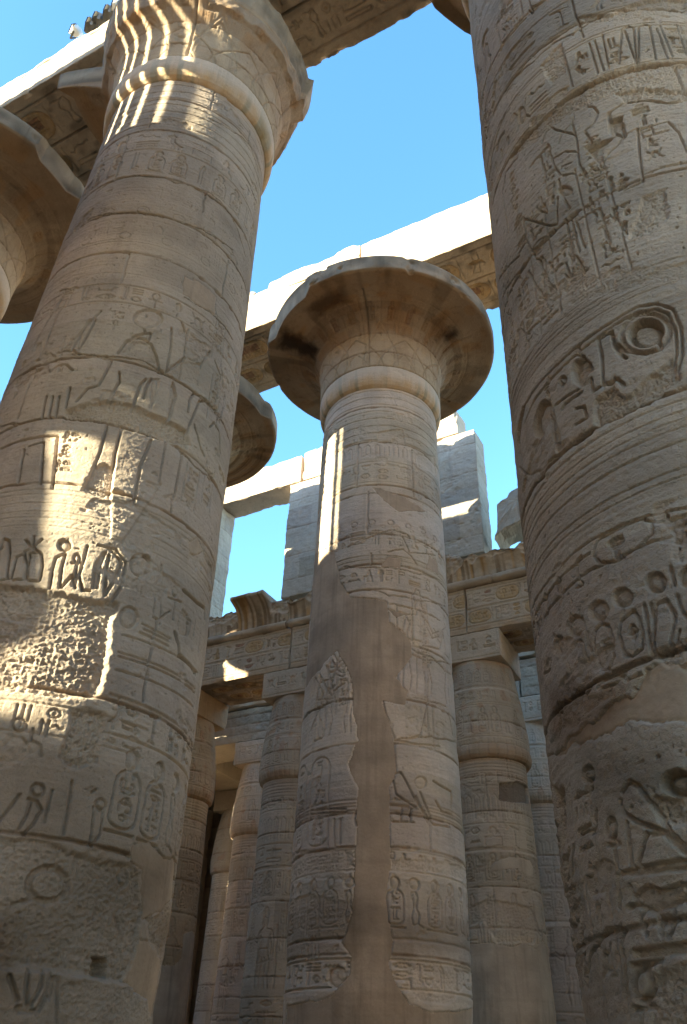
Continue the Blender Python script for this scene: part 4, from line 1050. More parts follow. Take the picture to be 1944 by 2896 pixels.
def jagtop(zc, amp, seed):
    def f(p):
        n = vn3(np.stack([p[..., 0], p[..., 0] * 0, p[..., 0] * 0], -1), .9, seed) + .6 * vn3(np.stack([p[..., 0], p[..., 1] * .5, p[..., 0] * 0], -1), .3, seed + 1)
        p = p.copy(); p[..., 2] += np.where(p[..., 2] > zc, n * amp, 0); return p
    return f
GA = 'architrave beams over the great columns'
beam('architrave', -BAY, 0, -1.33, 1.33, 19.6, 21.12, 'sunlit stone beam at upper left with a row of floodlights on top', 'stone beam', 101, group=GA, shape=jagtop(20.9, .22, 3))
beam('architrave', 0, BAY, -1.33, 1.33, 19.6, 21.25, 'stone beam with painted signs below, crossing the top of the picture', 'stone beam', 102, group=GA, chip=.16)
beam('architrave', BAY, 2 * BAY, -1.33, 1.33, 19.6, 21.25, 'stone beam out of view beyond the nearest right-hand column', 'stone beam', 103, vis=False, group=GA)
beam('architrave', -2 * BAY, -BAY, -1.33, 1.33, 19.6, 21.80, 'stone beam of the front row out beyond the left edge', 'stone beam', 104, vis=False, group=GA)
beam('architrave', -3 * BAY, -2 * BAY, -1.33, 1.33, 19.97, 21.80, 'farthest stone beam of the front row, out beyond the left edge', 'stone beam', 105, vis=False, group=GA)
N0, N1 = NAVE - 1.33, NAVE + 1.33
beam('architrave', -BAY, -.08, N0, N1, 19.97, 21.42, 'sunlit beam left of the whole capital, with loose blocks lying on top', 'stone beam', 106, group=GA)
beam('architrave', -.08, BAY, N0, N1, 19.97, 21.92, 'sunlit beam reaching from the whole capital to the right-hand column', 'stone beam', 107, group=GA, shape=jagtop(21.6, .12, 5))
beam('architrave', -2 * BAY, -BAY, N0, N1, 19.97, 21.9, 'beam of the back row hidden behind the striped column', 'stone beam', 108, vis=False, group=GA)
beam('architrave', BAY, 2 * BAY, N0, N1, 19.97, 21.9, 'beam of the back row hidden behind the nearest column', 'stone beam', 109, vis=False, group=GA)
def rubble(lo, hi, label, seed, rot=0, rnd=.08, mat=SAND, tilt=0):
    o = block('stone_block', lo, hi, .06, mat, None, rnd, .05, .16, seed)
    o.rotation_euler = (tilt * .6, tilt, rot)
    return tag(o, label, 'stone block')
tag(block('coping_course', (-3.55, N0 + .02, 21.43), (-.10, N1 - .02, 22.10), .07, SAND, None, .05, .03, .10, 115, shape=jagtop(21.9, .25, 9)), 'upper course of sunlit stone on the beam just left of the whole capital', 'stone course')
tag(block('coping_course', (-5.4, N0 + .05, 21.43), (-3.57, N1 - .05, 21.80), .07, SAND, None, .05, .03, .14, 116), 'low broken course on the beam under the loose tilted blocks', 'stone course')
rubble((-5.25, N0 + .15, 21.8), (-4.55, N0 + 1.3, 22.5), 'tilted grey loose block, the larger of the pair on the sunlit beam', 117, .5, .06, SAND_G, .25)
rubble((-6.0, N0 + .1, 21.5), (-5.4, N0 + .9, 22.25), 'loose block at the left edge of the pile on the sunlit beam', 118, -.3, .06, SAND_G, -.2)
rubble((-2.55, N0 + .2, 22.05), (-2.2, N0 + .6, 22.36), 'small loose stone alone on the upper course left of the whole capital', 119, .4)
rubble((-1.05, N0 + .2, 22.08), (-.7, N0 + .5, 22.30), 'small flat stone near the joint above the whole capital', 120, .2)
rubble((.25, N0 + .1, 21.9), (.62, N0 + .5, 22.22), 'rounded loose stone sitting on the beam above the whole capital', 121, .3, .14)
rubble((3.25, N0 + .1, 21.86), (4.3, N0 + .7, 22.02), 'flat dark slab lying on the beam beside the right-hand column', 122, .1, .05, SAND_G)

# ------------------------------------------------------------------ bud columns
BUD = [(1.02, -1.26), (1.12, -.95), (1.22, 0), (1.265, 1.6), (1.235, 3.5), (1.19, 5.5), (1.155, 7.4), (1.145, 8.06)]
BUDCAP = [(1.10, 8.04), (1.16, 8.07), (1.24, 8.14), (1.295, 8.30), (1.31, 8.5), (1.295, 8.8), (1.25, 9.3), (1.18, 9.9), (1.09, 10.5), (1.015, 10.95), (1.0, 11.02)]
BUDR = [(1.1, 7.86), (1.24, 7.88), (1.315, 7.96), (1.335, 8.1), (1.315, 8.24), (1.24, 8.32), (1.1, 8.34)]
XS = [-26.8, -21.8, -16.8, -11.79, -6.78, -.13, 4.9, 9.9]
Y1, Y2, Y3 = 16.97, 22.65, 28.33
SMALL = 'bud columns of the side aisle'
def bud_column(c, label, seed, mat, ring=False, thc=-60, du=.027, half=180, scar=None):
    root = empty('bud_column', (c[0], c[1], GZ), label, 'column', SMALL)
    F = Shaft(BUD, c, thc, half, du, rng(-1.26, 8.07, du), seed, 1.2)
    U0, U1 = F.u[0], F.u[-1]
    lw = du * .75
    for z in (7.9, 7.8, 7.7, 7.6): F.line([(U0, z), (U1, z)], lw * .9, .016)
    text_row(F, U0, U1, 7.08, 7.5, .02, lw)
    u = U0
    while u < U1:
        F.line([(u, 6.2), (u, 6.75), (u + .08, 6.85), (u + .16, 6.75), (u + .16, 6.2)], lw, .018); u += .26
    text_row(F, U0, U1, 5.35, 6.05, .024, lw)
    u = U0
    while u < U1: cartouche(F, u, 4.55, .3, .72, .024, lw); text_col(F, u + .36, u + .62, 4.55, 5.25, .022, lw); u += .7
    for k in range(7): figure(F, U0 + k * 1.12, 2.15, .95, 2.1, k % 2 == 1, .026, lw); text_col(F, U0 + k * 1.12 + .92, U0 + k * 1.12 + 1.1, 3.1, 4.2, .02, lw)
    text_row(F, U0, U1, 1.2, 1.95, .024, lw)
    frieze(F, U0, U1, .2, 1.1, .024, lw)
    F.weather(1.0, .745, .022)
    for i, z in enumerate(np.arange(.5, 8, .98)):
        F.course(z, .035, lw * .9)
        for k in range(2): F.vjoint(U0 + 2.2 + k * 3.1 + .7 * (i % 3), z, z + .98, .03, lw * .9)
    if scar: scar(F)
    r = F.emit('shaft', root, mat, 'plaster_repair') if F.P.max() > .5 else F.emit('shaft', root, mat)
    G = Turned(BUDCAP, c, thc, half, du, rng(0, plen(BUDCAP), du), 1.22, seed + 1)
    U0, U1 = G.u[0], G.u[-1]
    u = U0; k = 0
    while u < U1:
        if k % 3 < 2: cartouche(G, u, .55, .26, .92, .024, lw)
        else: put(G, TALL['cobra'], u, .6, .22, .6, .02, lw)
        u += .36; k += 1
    for v in (.5, 1.52, 1.58, 2.1): G.line([(U0, v), (U1, v)], lw, .016)
    text_row(G, U0, U1, 1.64, 2.02, .018, lw, rules=False)
    for k in range(46): G.line([(U0 + k * .17, .12), (U0 + k * .17, .45)], lw, .012)
    u = U0
    while u < U1: cartouche(G, u, 2.25, .2, .52, .016, lw * .9); u += .3
    G.weather(.9, .78, .018)
    for v in (1.0, 2.15): G.course(v, .03, lw * .9)
    low = (1 - sst(G.v, .1, .5))[:, None] * (.3 + .5 * lat(G.u, G.v, .12, .6, seed + 6))
    G.T *= 1 - low[..., None] * np.array([.30, .42, .52])
    red = sst(lat(G.u, G.v, .25, .25, seed + 7), .72, .85)[..., None] * .35
    G.T *= 1 - red * np.array([.1, .4, .55])
    G.emit('bud_capital', root, mat)
    if ring:
        Q = Turned(BUDR, c, thc, half, du * 1.4, rng(0, plen(BUDR), du), 1.3, seed + 2)
        Q.weather(.8, .75, .03)
        for k in range(30): Q.line([(Q.u[0] + k * .28, 0), (Q.u[0] + k * .28, .9)], lw, .014)
        Q.T *= 1 - (.25 + .55 * lat(Q.u, Q.v, .3, .5, 8))[..., None] * np.array([.28, .48, .66])
        Q.emit('binding_ring', root, mat)
    prof = [(.02, -1.24), (1.42, -1.24), (1.56, -1.29), (1.6, -1.4), (1.6, -1.66)]
    B = Turned(prof[::-1], c, 0, 180, .12, np.linspace(0, plen(prof), 20), 1.5, 9); B.weather(.8, .8, .02); B.emit('column_base', root, SAND_B)
    A = face(c[0] - 1.05, c[0] + 1.05, 11.0, 11.95, .022, seed + 5)
    A.line([(c[0] - .98, 11.08), (c[0] + .98, 11.08)], .016, .02)
    text_row(A, c[0] - .95, c[0] + .95, 11.28, 11.78, .024, .02, rules=False)
    A.weather(.7, .8, .015)
    Bx = face(c[1] - 1.05, c[1] + 1.05, 11.0, 11.95, .03, seed + 6)
    for k in range(7): Bx.line([(c[1] - .9 + k * .12, 11.3), (c[1] - .9 + k * .12, 11.75)], .02, .02)
    Bx.weather(.7, .8, .015)
    block('abacus', (c[0] - 1.05, c[1] - 1.05, 11.0), (c[0] + 1.05, c[1] + 1.05, 11.95), .08, mat, root, .025, .018, .05, seed, {'-y': A, '+x': Bx})
    return root
def scar_h(F):
    F.worn(F.tr(8, [(712, 70), (800, 62), (842, 90), (846, 160), (790, 158), (735, 150), (708, 140)]), .10, .03, .0, .015, .5)
    F.stain(F.tr(8, [(712, 70), (800, 62), (842, 90), (846, 160), (790, 158), (735, 150), (708, 140)]), (.5, .48, .48), .03)
    F.plaster(F.tr(8, [(560, 800), (680, 800), (760, 815), (830, 800), (880, 825), (905, 780), (960, 850), (1000, 1300), (520, 1300), (560, 830)]), .012)
    F.plaster(F.tr(8, [(660, 480), (690, 430), (780, 400), (850, 420), (880, 480), (850, 500), (800, 460), (690, 470)]), .01)
    F.worn(F.tr(8, [(570, 640), (650, 600), (860, 640), (890, 720), (870, 800), (700, 800), (640, 700), (580, 720)]), .04, .06, .3)
    F.stain(F.tr(6, [(510, 1120), (850, 1130), (850, 1168), (510, 1168)]), (1.2, 1.15, 1.1), .03)
def scar_i(F): F.plaster(F.tr(7, [(700, 900), (790, 900), (830, 870), (835, 760), (880, 740), (960, 780), (960, 1300), (680, 1300)]), .012)
Hc = bud_column((-.13, Y1), 'bud column between the central and the right-hand column, dark oval hole and bulging ring', 301, WARM, True, -71, .022, 110, scar_h)
Gc = bud_column((-6.78, Y1), 'tan bud column close beside the left side of the plastered central column', 321, WARM, False, -58, .022, 110)
Ic = bud_column((-11.79, Y1), 'orange-tan bud column half hidden at the right side of the striped column', 341, ORANGE, False, -50, .026, 110, scar_i)
Jc = bud_column((-11.79, Y2), 'slim pale bud column between the dark one and the tan one beside the plaster', 361, SAND_P, False, -57, .028, 180)
proto = Jc
def copy_bud(x, y, rot, label):
    c = copy_tree(proto); c.location = (x, y, GZ); c['label'] = label; c.rotation_euler = (0, 0, math.radians(rot)); return c
copy_bud(XS[2], Y3, 90, 'dark bud column in shadow under the roof slabs, behind the slim bud column')
def remat(o, m):
    for ch in o.children:
        for sl_ in ch.material_slots: sl_.link = 'OBJECT'; sl_.material = m
        remat(ch, m)
remat(bpy.data.objects['bud_column.004'], SAND_G)
copy_bud(-.13, Y2, 0, 'bud column seen as a thin slice between the ringed bud column and the right-hand column')
HID = 'bud column standing hidden behind nearer columns in the far aisle'
for x, y in ((-14.45, Y1), (4.9, Y1), (9.9, Y1), (XS[1], Y2), (XS[2], Y2), (-6.78, Y2), (4.9, Y2), (XS[1], Y3), (-11.79, Y3), (-6.78, Y3), (-.13, Y3), (4.9, Y3)):
    copy_bud(x, y, 90 * int(abs(x)) % 360, HID)
YN = 2 * NAVE / 2 - Y1 + 0.0
YN = NAVE - Y1                                        # nearest aisle row, on the photographer's side
BEH = 'bud column behind the photographer, out of view'
for r_, y in enumerate((YN, YN - 5.68, YN - 11.36, YN - 17.04)):
    for x in [-31.8] + XS:
        if r_ == 1 and x == -6.78: x = -7.78
        if r_ == 3 and x == -11.79: continue
        if y == YN and x == -31.8: continue
        copy_bud(x, y, 90 * int(abs(x)) % 360, BEH)
copy_bud(-14.2, YN - 5.68, 0, BEH)  # extra column added off the grid to block sun on the central shaft
copy_bud(-2.5, YN - 5.68, 0, BEH)  # extra column added off the grid to keep sun off the right-hand shaft

# ------------------------------------------------------------------ architraves, cornice and clerestory of the far aisle
FA = 15.93                                            # front plane of the aisle architrave
def aisle_front(x0, x1, seed):
    F = face(x0, x1, 11.96, 13.58, .024, seed)
    for z in (12.16, 12.78, 12.82, 13.46): F.line([(x0, z), (x1, z)], .018, .022)
    for a, b in ((12.22, 12.74), (12.88, 13.40)):
        x = x0 + .05
        while x < x1 - .3:
            if F.rng.random() < .25: cartouche(F, x, a + .03, .78, b - a - .06, .026, .02, False, True, [OCHRE]); x += .9
            else: quad(F, x, a + .03, (b - a) * .9, F.rng, .026, .02, [OCHRE, RED, GREY]); x += (b - a) * .95
    F.weather(.9, .74, .02)
    F.stain([(x0, 11.9), (x1, 11.9), (x1, 12.2), (x0, 12.2)], (.95, .88, .80), .08)
    return F
AB = 'architrave blocks of the far side aisle'
labels = ['carved architrave block at the left end behind the striped column', 'carved architrave block with sun spots above the tan bud columns', 'carved architrave block running behind the plastered central column', 'carved architrave block above the ringed bud column, joint over its middle', 'architrave block hidden behind the right-hand column']
xs = [-16.8, -11.79, -6.78, -.13, 4.9, 9.9]
for i in range(5):
    x0, x1 = xs[i] + .01, xs[i + 1] - .01
    vis = i in (1, 2, 3)
    fs = {}
    if vis or i == 0: fs['-y'] = aisle_front(x0, x1, 400 + i)
    if i in (1, 3): fs['-z'] = soffit(x0, x1, FA, FA + 2.1, 420 + i, .03)
    tag(block('architrave', (x0, FA, 11.96), (x1, FA + 2.1, 13.58), .08, WARM, None, .03, .02, .07, 400 + i, fs, ((x0 + x1) / 2, Y1, 11.96)), labels[i], 'stone beam', AB)
# cornice: a round moulding, then a hollow flaring lip, mostly broken away
def cornice(x0, x1, label, seed, intact, zb=14.62):
    root = empty('cornice', ((x0 + x1) / 2, FA + 1, 13.58), label, 'cornice', 'cornice blocks over the far aisle')
    off = root.location
    # moulding
    n = int((x1 - x0) / .04); xx = np.linspace(x0, x1, n); th = np.linspace(-math.pi * .95, math.pi * .1, 15) - math.pi / 2
    X, T = np.meshgrid(xx, th)
    r = .165 + .03 * vn3(np.stack([X, np.cos(T), np.sin(T)], -1), .3, seed) + .02 * vn3(np.stack([X, np.cos(T), np.sin(T)], -1), .09, seed + 1)
    r = r * (1 - .25 * (np.abs((X - x0) % 2.6 - .02) < .025))
    V = np.stack([X, FA + .03 + r * np.cos(T), 13.745 + r * np.sin(T)], -1).reshape(-1, 3)
    Q = grid_quads(len(th), n)
    dk = .55 + .6 * (vn3(V, .5, seed + 5) + .5)
    raw_mesh('round_moulding', V, Q, WARM, root, np.stack([dk, dk * .95, dk * .9], -1), True, off)
    # hollow
    prof = [(FA + .16, 13.5), (FA + .12, 13.84), (FA + .05, 13.88), (FA + .03, 14.1), (FA - .02, 14.3), (FA - .12, 14.52), (FA - .30, 14.72), (FA - .55, 14.86), (FA - .68, 14.90), (FA - .70, 15.02), (FA - .62, 15.08), (FA - .2, 15.09), (FA + .3, 15.09), (FA + 1.0, 15.08), (FA + 2.1, 15.05)]
    pp = np.array(prof); l = np.concatenate([[0], np.cumsum(np.hypot(np.diff(pp[:, 0]), np.diff(pp[:, 1])))])
    vv = np.concatenate([np.arange(0, l[8], .03), np.linspace(l[8], l[-1], 30)])
    Y, Z = np.interp(vv, l, pp[:, 0]), np.interp(vv, l, pp[:, 1])
    n = int((x1 - x0) / .03); xx = np.linspace(x0, x1, n)
    X = np.broadcast_to(xx[None], (len(vv), n)); Y = np.broadcast_to(Y[:, None], X.shape).copy(); Z = np.broadcast_to(Z[:, None], X.shape).copy()
    P = np.stack([X, Y, Z], -1)
    ok = np.zeros(n)
    for a, b in intact: ok = np.maximum(ok, sst(xx, a - .05, a + .1) * (1 - sst(xx, b - .1, b + .05)))
    j1 = vn3(np.stack([xx, xx * 0, xx * 0], -1), .8, seed + 7) + .5 * vn3(np.stack([xx, xx * 0, xx * 0], -1), .25, seed + 8)
    ycap = np.where(ok[None] > .5, -9, FA - .06 + .25 * j1[None] + .10 * vn3(P, .22, seed + 9) + .06 * vn3(P, .08, seed + 10))
    zc = np.where(ok[None] > .5, 15.2, zb + .65 * j1[None] + .12 * vn3(P, .2, seed + 11))
    broken = Y < ycap
    Y = np.maximum(Y, ycap); Z = np.where((Z > zc), zc + .04 * vn3(P, .1, seed + 12), Z)
    Y += .035 * vn3(P, .3, seed + 13) + .02 * vn3(P, .09, seed + 14)
    Z += .03 * vn3(P, .25, seed + 15) * (vv > 1.2)[:, None]
    rib = .5 + .5 * np.sin(X * 2 * math.pi / .27)
    Y += np.where(broken, 0, .006 * rib * (vv < 1.3)[:, None])
    T = np.ones(X.shape + (3,))
    st = sst(lat(xx, vv, .09, 3, seed + 16) * .6 + lat(xx, vv, .5, 1, seed + 17) * .4, .42, .68)
    T *= 1 - (.55 * st * ~broken)[..., None] * np.array([.8, .9, 1.0])
    oc = (sst(lat(xx, vv, .13, 2, seed + 18), .6, .8) * ~broken)[..., None]
    T *= 1 - oc * np.array([-.1, .2, .6]) * .7
    V = np.stack([X, Y, Z], -1).reshape(-1, 3)
    raw_mesh('hollow_lip', V, grid_quads(len(vv), n), WARM, root, T.reshape(-1, 3), True, off)
    return root
cornice(-16.8, -7.0, 'broken cornice left of the plastered column, one flaring piece standing up', 501, ((-9.25, -7.75),), 14.66)
cornice(-6.98, 4.9, 'weathered flaring cornice over the ringed bud column', 502, ((-2.2, -.75),), 14.9)
# clerestory piers
def pier(x0, x1, y0, y1, z0, z1, label, seed, mat=SAND_G, vis=True, cat='stone pier', group='tall piers of the clerestory'):
    fs = {}
    if vis:
        F = face(x0, x1, z0, z1, .028, seed); Fx = face(y0, y1, z0, z1, .03, seed + 1)
        zz = z0 + .75
        while zz < z1 - .3:
            for f in (F, Fx):
                f.course(zz, .018, .012)
            zz += F.rng.uniform(1.0, 1.5)
        for k in range(9): F.line([(x0 + .25 + k * .02, z1 - 2.2), (x0 + .25 + k * .02 + F.rng.uniform(-.05, .05), z0 + 1)], .02, .008)
        text_row(F, x0 + .25, x1 - .3, z1 - 1.6, z1 - 1.1, .008, .018, rules=False, skip=.3)
        for f in (F, Fx): f.weather(1.0, .72, .025)
        fs = {'-y': F, '+x': Fx}
    return tag(block('clerestory_pier', (x0, y0, z0), (x1, y1, z1), .1, mat, None, .04, .03, .10, seed, fs, ((x0 + x1) / 2, (y0 + y1) / 2, z0)), label, cat, group)
PY0, PY1 = 16.0, 17.05
pier(-7.43, -5.35, PY0, PY1, 14.95, 20.36, 'tall grey pier left of the plastered column, carrying the end of a sunlit beam', 601)
pier(-1.45, .64, PY0, PY1, 14.9, 20.4, 'tall grey pier right of the central capital with a band of sun across it', 611)
pier(-12.9, -10.86, PY0, PY1, 14.9, 20.36, 'pale pier just emerging at the right of the striped column', 621)
pier(4.3, 6.0, PY0, PY1, 14.9, 20.4, 'pier hidden behind the right-hand column', 631, vis=False)
tag(block('walled_window', (-15.8, PY0 + .2, 14.9), (-12.92, PY1 - .2, 20.4), .2, SAND_G, None, .03, .03, .05, 638, {}, (-14.3, PY0 + .5, 14.9)), 'solid infill added to block sun in a clerestory bay, hidden behind the striped column', 'window')  # unseen infill added to keep sun off the second-row beam
CB = 'beams over the clerestory piers'
def top_beam(x0, x1, label, seed, z1=21.75):
    F = face(x0, x1, 20.37, z1, .03, seed); F.weather(1.0, .72, .03); F.course(20.9, .03, .018)
    tag(block('lintel', (x0, PY0 - .02, 20.37), (x1, PY1 + .1, z1), .08, SAND, None, .04, .035, .12, seed, {'-y': F}, ((x0 + x1) / 2, PY0 + .5, 20.37), jagtop(21.4, .10, seed)), label, 'stone beam', CB)
top_beam(-12.6, -6.92, 'sunlit beam spanning the square sky opening left of the plastered column', 641)
top_beam(-6.82, -1.6, 'sunlit beam passing behind the whole central capital', 642, 21.85)
tag(block('stone_block', (-1.55, PY0 - .02, 20.42), (.0, PY1 + .1, 21.72), .08, SAND, None, .04, .03, .10, 643, {}, (-.8, PY0 + .5, 20.42)), 'sunlit upright block topping the grey pier right of the capital', 'stone block')
def prism(name, pts, y0, y1, mat, label, cat, seed, res=.08):
    p = np.array(pts, float); c = p.mean(0); n = len(p)
    ring = []
    for i in range(n):
        a, b = p[i], p[(i + 1) % n]; k = max(2, int(np.hypot(*(b - a)) / res))
        ring += [a + (b - a) * t / k for t in range(k)]
    ring = np.array(ring); m = len(ring)
    rows = []
    for s_, y in [(.02, y0), (.35, y0), (.7, y0), (.95, y0), (1, y0 + .05)] + [(1, y0 + (y1 - y0) * t / 6) for t in range(1, 6)] + [(1, y1 - .05), (.95, y1), (.5, y1), (.02, y1)]:
        q = c + (ring - c) * s_
        P = np.stack([q[:, 0], np.full(m, y), q[:, 1]], -1)
        P += np.stack([.09 * vn3(P, .3, seed), .07 * vn3(P, .25, seed + 1), .09 * vn3(P, .3, seed + 2)], -1) + .04 * np.stack([vn3(P, .1, seed + 3), vn3(P, .1, seed + 4), vn3(P, .1, seed + 5)], -1)
        rows.append(P)
    V = np.concatenate(rows); Q = grid_quads(len(rows), m, True)
    o = raw_mesh(name, V, Q, mat, None, np.ones((len(V), 3)), False, (c[0], (y0 + y1) / 2, p[:, 1].min()))
    o.location = (c[0], (y0 + y1) / 2, p[:, 1].min())
    return tag(o, label, cat)
prism('broken_slab', [(1.05, 15.22), (1.28, 15.5), (3.4, 16.2), (3.4, 17.9), (2.5, 17.7), (2.05, 17.12), (1.7, 16.95), (1.62, 16.8), (1.26, 16.62), (1.2, 15.9)][::-1], PY0 - .1, PY1, SAND_G, 'broken leaning slab on the cornice, touching the right-hand column', 'stone slab', 651)
# second and third aisle rows: beams both ways and roof slabs
F2 = 'beams deep in the far aisles'
for i, (x0, x1) in enumerate(((-21.8, -16.8), (-16.8, -11.0), (-10.96, -6.78), (-6.78, -.13), (-.13, 4.9))):
    f = None
    if i in (1, 2, 4):
        f = face(x0 + .02, x1 - .02, 11.96, 13.42, .035, 700 + i); f.weather(1.1, .72, .02)
        for q in range(3): f.course(12.3 + q * .4, .03, .02)
    tag(block('architrave', (x0 + .02, Y2 - 1.05, 11.96), (x1 - .02, Y2 + 1.05, 13.42), .09, SAND_G, None, .04, .04, .12, 700 + i, {} if f is None else {'-y': f}, ((x0 + x1) / 2, Y2, 11.96)),
        ['second-row beam hidden at far left', 'rough grey second-row beam left of the cracked double joint', 'rough grey second-row beam right of the cracked double joint, behind the tan bud column', 'second-row beam hidden behind the central column', 'grey second-row beam glimpsed right of the ringed bud column'][i], 'stone beam', F2)
for i, x in enumerate((-21.8, -16.8, -11.79, -6.78, -.13, 4.9)):
    tag(block('architrave', (x - 1.0, Y2 + 1.08, 11.96), (x + 1.0, Y3 - 1.08, 13.4), .12, SAND_G, None, .04, .03, .08, 720 + i, {}, (x, (Y2 + Y3) / 2, 11.96)), 'beam running back between the second and third aisle rows', 'stone beam', F2)
tag(block('roof_slab', (-34, Y2 - 1.1, 13.50), (-21.85, 36, 14.02), .3, SAND_G, None, .05, .03, .14, 746, {}, (-28, 28, 13.5)), 'roof slabs added to darken the aisle at the far left, out of view', 'roof slab')  # added roof, keeps sky light at the left out of the aisle
tag(block('roof_slab', (4.95, Y2 - 1.1, 13.50), (24, 36, 14.02), .3, SAND_G, None, .05, .03, .14, 748, {}, (14, 28, 13.5)), 'roof slabs added to darken the far aisle at the right, hidden behind the nearest column', 'roof slab')  # added roof, stops sun bouncing off the back wall
tag(block('roof_slab', (-34, 18.06, 13.55), (-13.3, 21.40, 14.05), .3, SAND_G, None, .05, .03, .1, 747, {}, (-24, 20, 13.5)), 'roof slabs added to darken the first far aisle bay, hidden behind the striped column', 'roof slab')  # added where unseen, to darken the columns behind
for i, (x0, x1) in enumerate(((-21.8, -16.8), (-16.8, -11.79), (-11.79, -6.78), (-6.78, -.13), (-.13, 4.9))):
    tag(block('architrave', (x0 + .02, Y3 - 1.05, 11.96), (x1 - .02, Y3 + 1.05, 13.4), .12, SAND_G, None, .04, .03, .08, 730 + i, {}, ((x0 + x1) / 2, Y3, 11.96)), 'third-row beam in the shadow of the roof slabs', 'stone beam', F2)
    x1b = x1 - .03 if i != 1 else -11.03
    x0b = x0 + .03 if i != 2 else -10.9
    tag(block('roof_slab', (x0b, Y2 - 1.18, 13.50), (x1b, 36, 14.02), .14, SAND_G, None, .05, .03, .14, 740 + i, {}, ((x0 + x1) / 2, 28, 13.5)),
        ['roof slab hidden at far left', 'grey roof slab showing its edge under the sun-spotted architrave', 'roof slab edge right of the double joint, above the slim bud column', 'roof slab hidden behind the central column', 'roof slab edge right of the ringed bud column'][i], 'roof slab', 'roof slabs of the far aisles')
wf = face(-34, 12, GZ, 13.4, .12, 760); wf.weather(1.5, .7, .03)
for z in np.arange(GZ + 1, 13, 1.1): wf.course(z, .05, .05)
tag(block('back_wall', (-34, 35.0, GZ), (12, 36.4, 13.45), .5, SAND_G, None, .05, .03, .05, 761, {'-y': wf}, (-11, 35.7, GZ)), 'stone wall closing the dark aisle far behind the columns', 'wall')

# ------------------------------------------------------------------ the photographer's side: beams, clerestory and window grilles that cast the shade
NB = 'masonry of the near side aisle behind the photographer'
def near(name, lo, hi, label, cat, seed, mat=SAND):
    return tag(block(name, lo, hi, .25, mat, None, .04, .03, .08, seed, {}, ((lo[0] + hi[0]) / 2, (lo[1] + hi[1]) / 2, lo[2])), label, cat, NB)
xe = [-31.8] + XS
for i in range(len(xe) - 1):
    x0, x1 = xe[i] + .01, xe[i + 1] - .01
    near('architrave', (x0, YN - 1.05, 11.96), (x1, YN + 1.05, 15.05), 'near aisle beam with its cornice, behind the photographer', 'stone beam', 800 + i)
    near('architrave', (x0, YN - 5.68 - 1.05, 11.96), (x1, YN - 5.68 + 1.05, 13.42), 'second near aisle beam, behind the photographer', 'stone beam', 820 + i)
    near('roof_slab', (x0, YN - 6.7, 13.5), (x1, YN - 1.08, 14.0), 'roof slab added to block sun over the near aisle, behind the photographer', 'roof slab', 840 + i)  # added to close a sliver of sun between the near beams
near('low_sun_blocker', (-10.9, YN - 12.3, GZ), (-8.6, YN - 10.9, 8.95), 'added block cutting off low sun, out of view behind the photographer', 'light blocker', 938)  # added block that stops the sun below the lit patch
near('gate_wall', (36, -12, GZ), (39, 45, 21), 'great gate wall closing the hall at the right, out of view', 'wall', 937)
for x in (14.9, 19.9, 24.9):
    for y in (Y1, Y2): copy_bud(x, y, 0, HID)
tag(block('architrave', (9.95, FA, 11.96), (26, FA + 2.1, 15.0), .3, WARM, None, .04, .03, .08, 934, {}, (18, Y1, 11.96)), 'aisle beam and cornice continuing at the right, hidden behind the nearest column', 'stone beam')
near('pylon_wall', (-37, -24, GZ), (-34.2, -6.05, 15), 'lower part of the great gate wall at the far left, out of view', 'wall', 935)
near('shade_wall', (-24.3, 18, GZ), (-23.5, 34.9, 13.45), 'added wall blocking light at the left of the far aisle, out of view', 'wall', 936)  # unseen wall added to stop bounced light reaching the rear columns
near('pylon_wall', (-37, -6, GZ), (-34.2, 40, 24), 'great gate wall closing the hall at the far left, out of view', 'wall', 939)
KY0, KY1 = YN - .02, YN + .98
for i, x in enumerate(xe[1:-1]):
    near('clerestory_pier', (x - (.5 if x == -21.8 else 1.05), KY0, 15.06), (x + 1.05, KY1, 20.4), 'near clerestory pier behind the photographer', 'stone pier', 860 + i)
for i in range(1, len(xe) - 2):
    x0, x1 = xe[i], xe[i + 1]
    z1 = 21.75
    if i == 1: near('lintel', (x0 - .9, KY0, 20.42), (-24.1, KY1, z1), 'near clerestory beam, broken short, behind the photographer', 'stone beam', 880 + i); near('lintel', (-22.9, KY0, 20.42), (x1, KY1, z1), 'near clerestory beam stump behind the photographer', 'stone beam', 900 + i); continue
    near('lintel', (x0 + .01, KY0, 20.42), (x1 - .01, KY1, z1), 'near clerestory beam behind the photographer', 'stone beam', 880 + i)
def grille(x0, x1, slits, z0, zbar, z1, label, seed, y=YN + .45, th=.05):
    "a stone window slab: solid but for its upright slits in two tiers"
    V, Q = [], []
    def bx(a, b, c, d):
        n = len(V)
        V.extend([(p, q, r) for r in (c, d) for q in (y - th / 2, y + th / 2) for p in (a, b)])
        Q.extend([[n + k for k in f] for f in ((0, 1, 5, 4), (3, 2, 6, 7), (2, 0, 4, 6), (1, 3, 7, 5), (4, 5, 7, 6), (2, 3, 1, 0))])
    bx(x0, x1, 15.06, z0)
    if zbar: bx(x0, x1, zbar[0], zbar[1])
    if z1 < 20.4: bx(x0, x1, z1, 20.41)
    tiers = [(z0, zbar[0]), (zbar[1], z1)] if zbar else [(z0, z1)]
    for a, b in tiers:
        e = [x0] + [q for s_ in slits for q in s_] + [x1]
        for k in range(0, len(e), 2):
            if e[k + 1] - e[k] > .01: bx(e[k], e[k + 1], a, b)
    o = raw_mesh('window_grille', np.array(V), np.array(Q), SAND, None, np.ones((len(V), 3)), False, ((x0 + x1) / 2, y, 15.06))
    o.location = ((x0 + x1) / 2, y, 15.06)
    tag(o, label, 'window grille', NB)
DX = -.26                                             # slit positions are measured at the row's axis
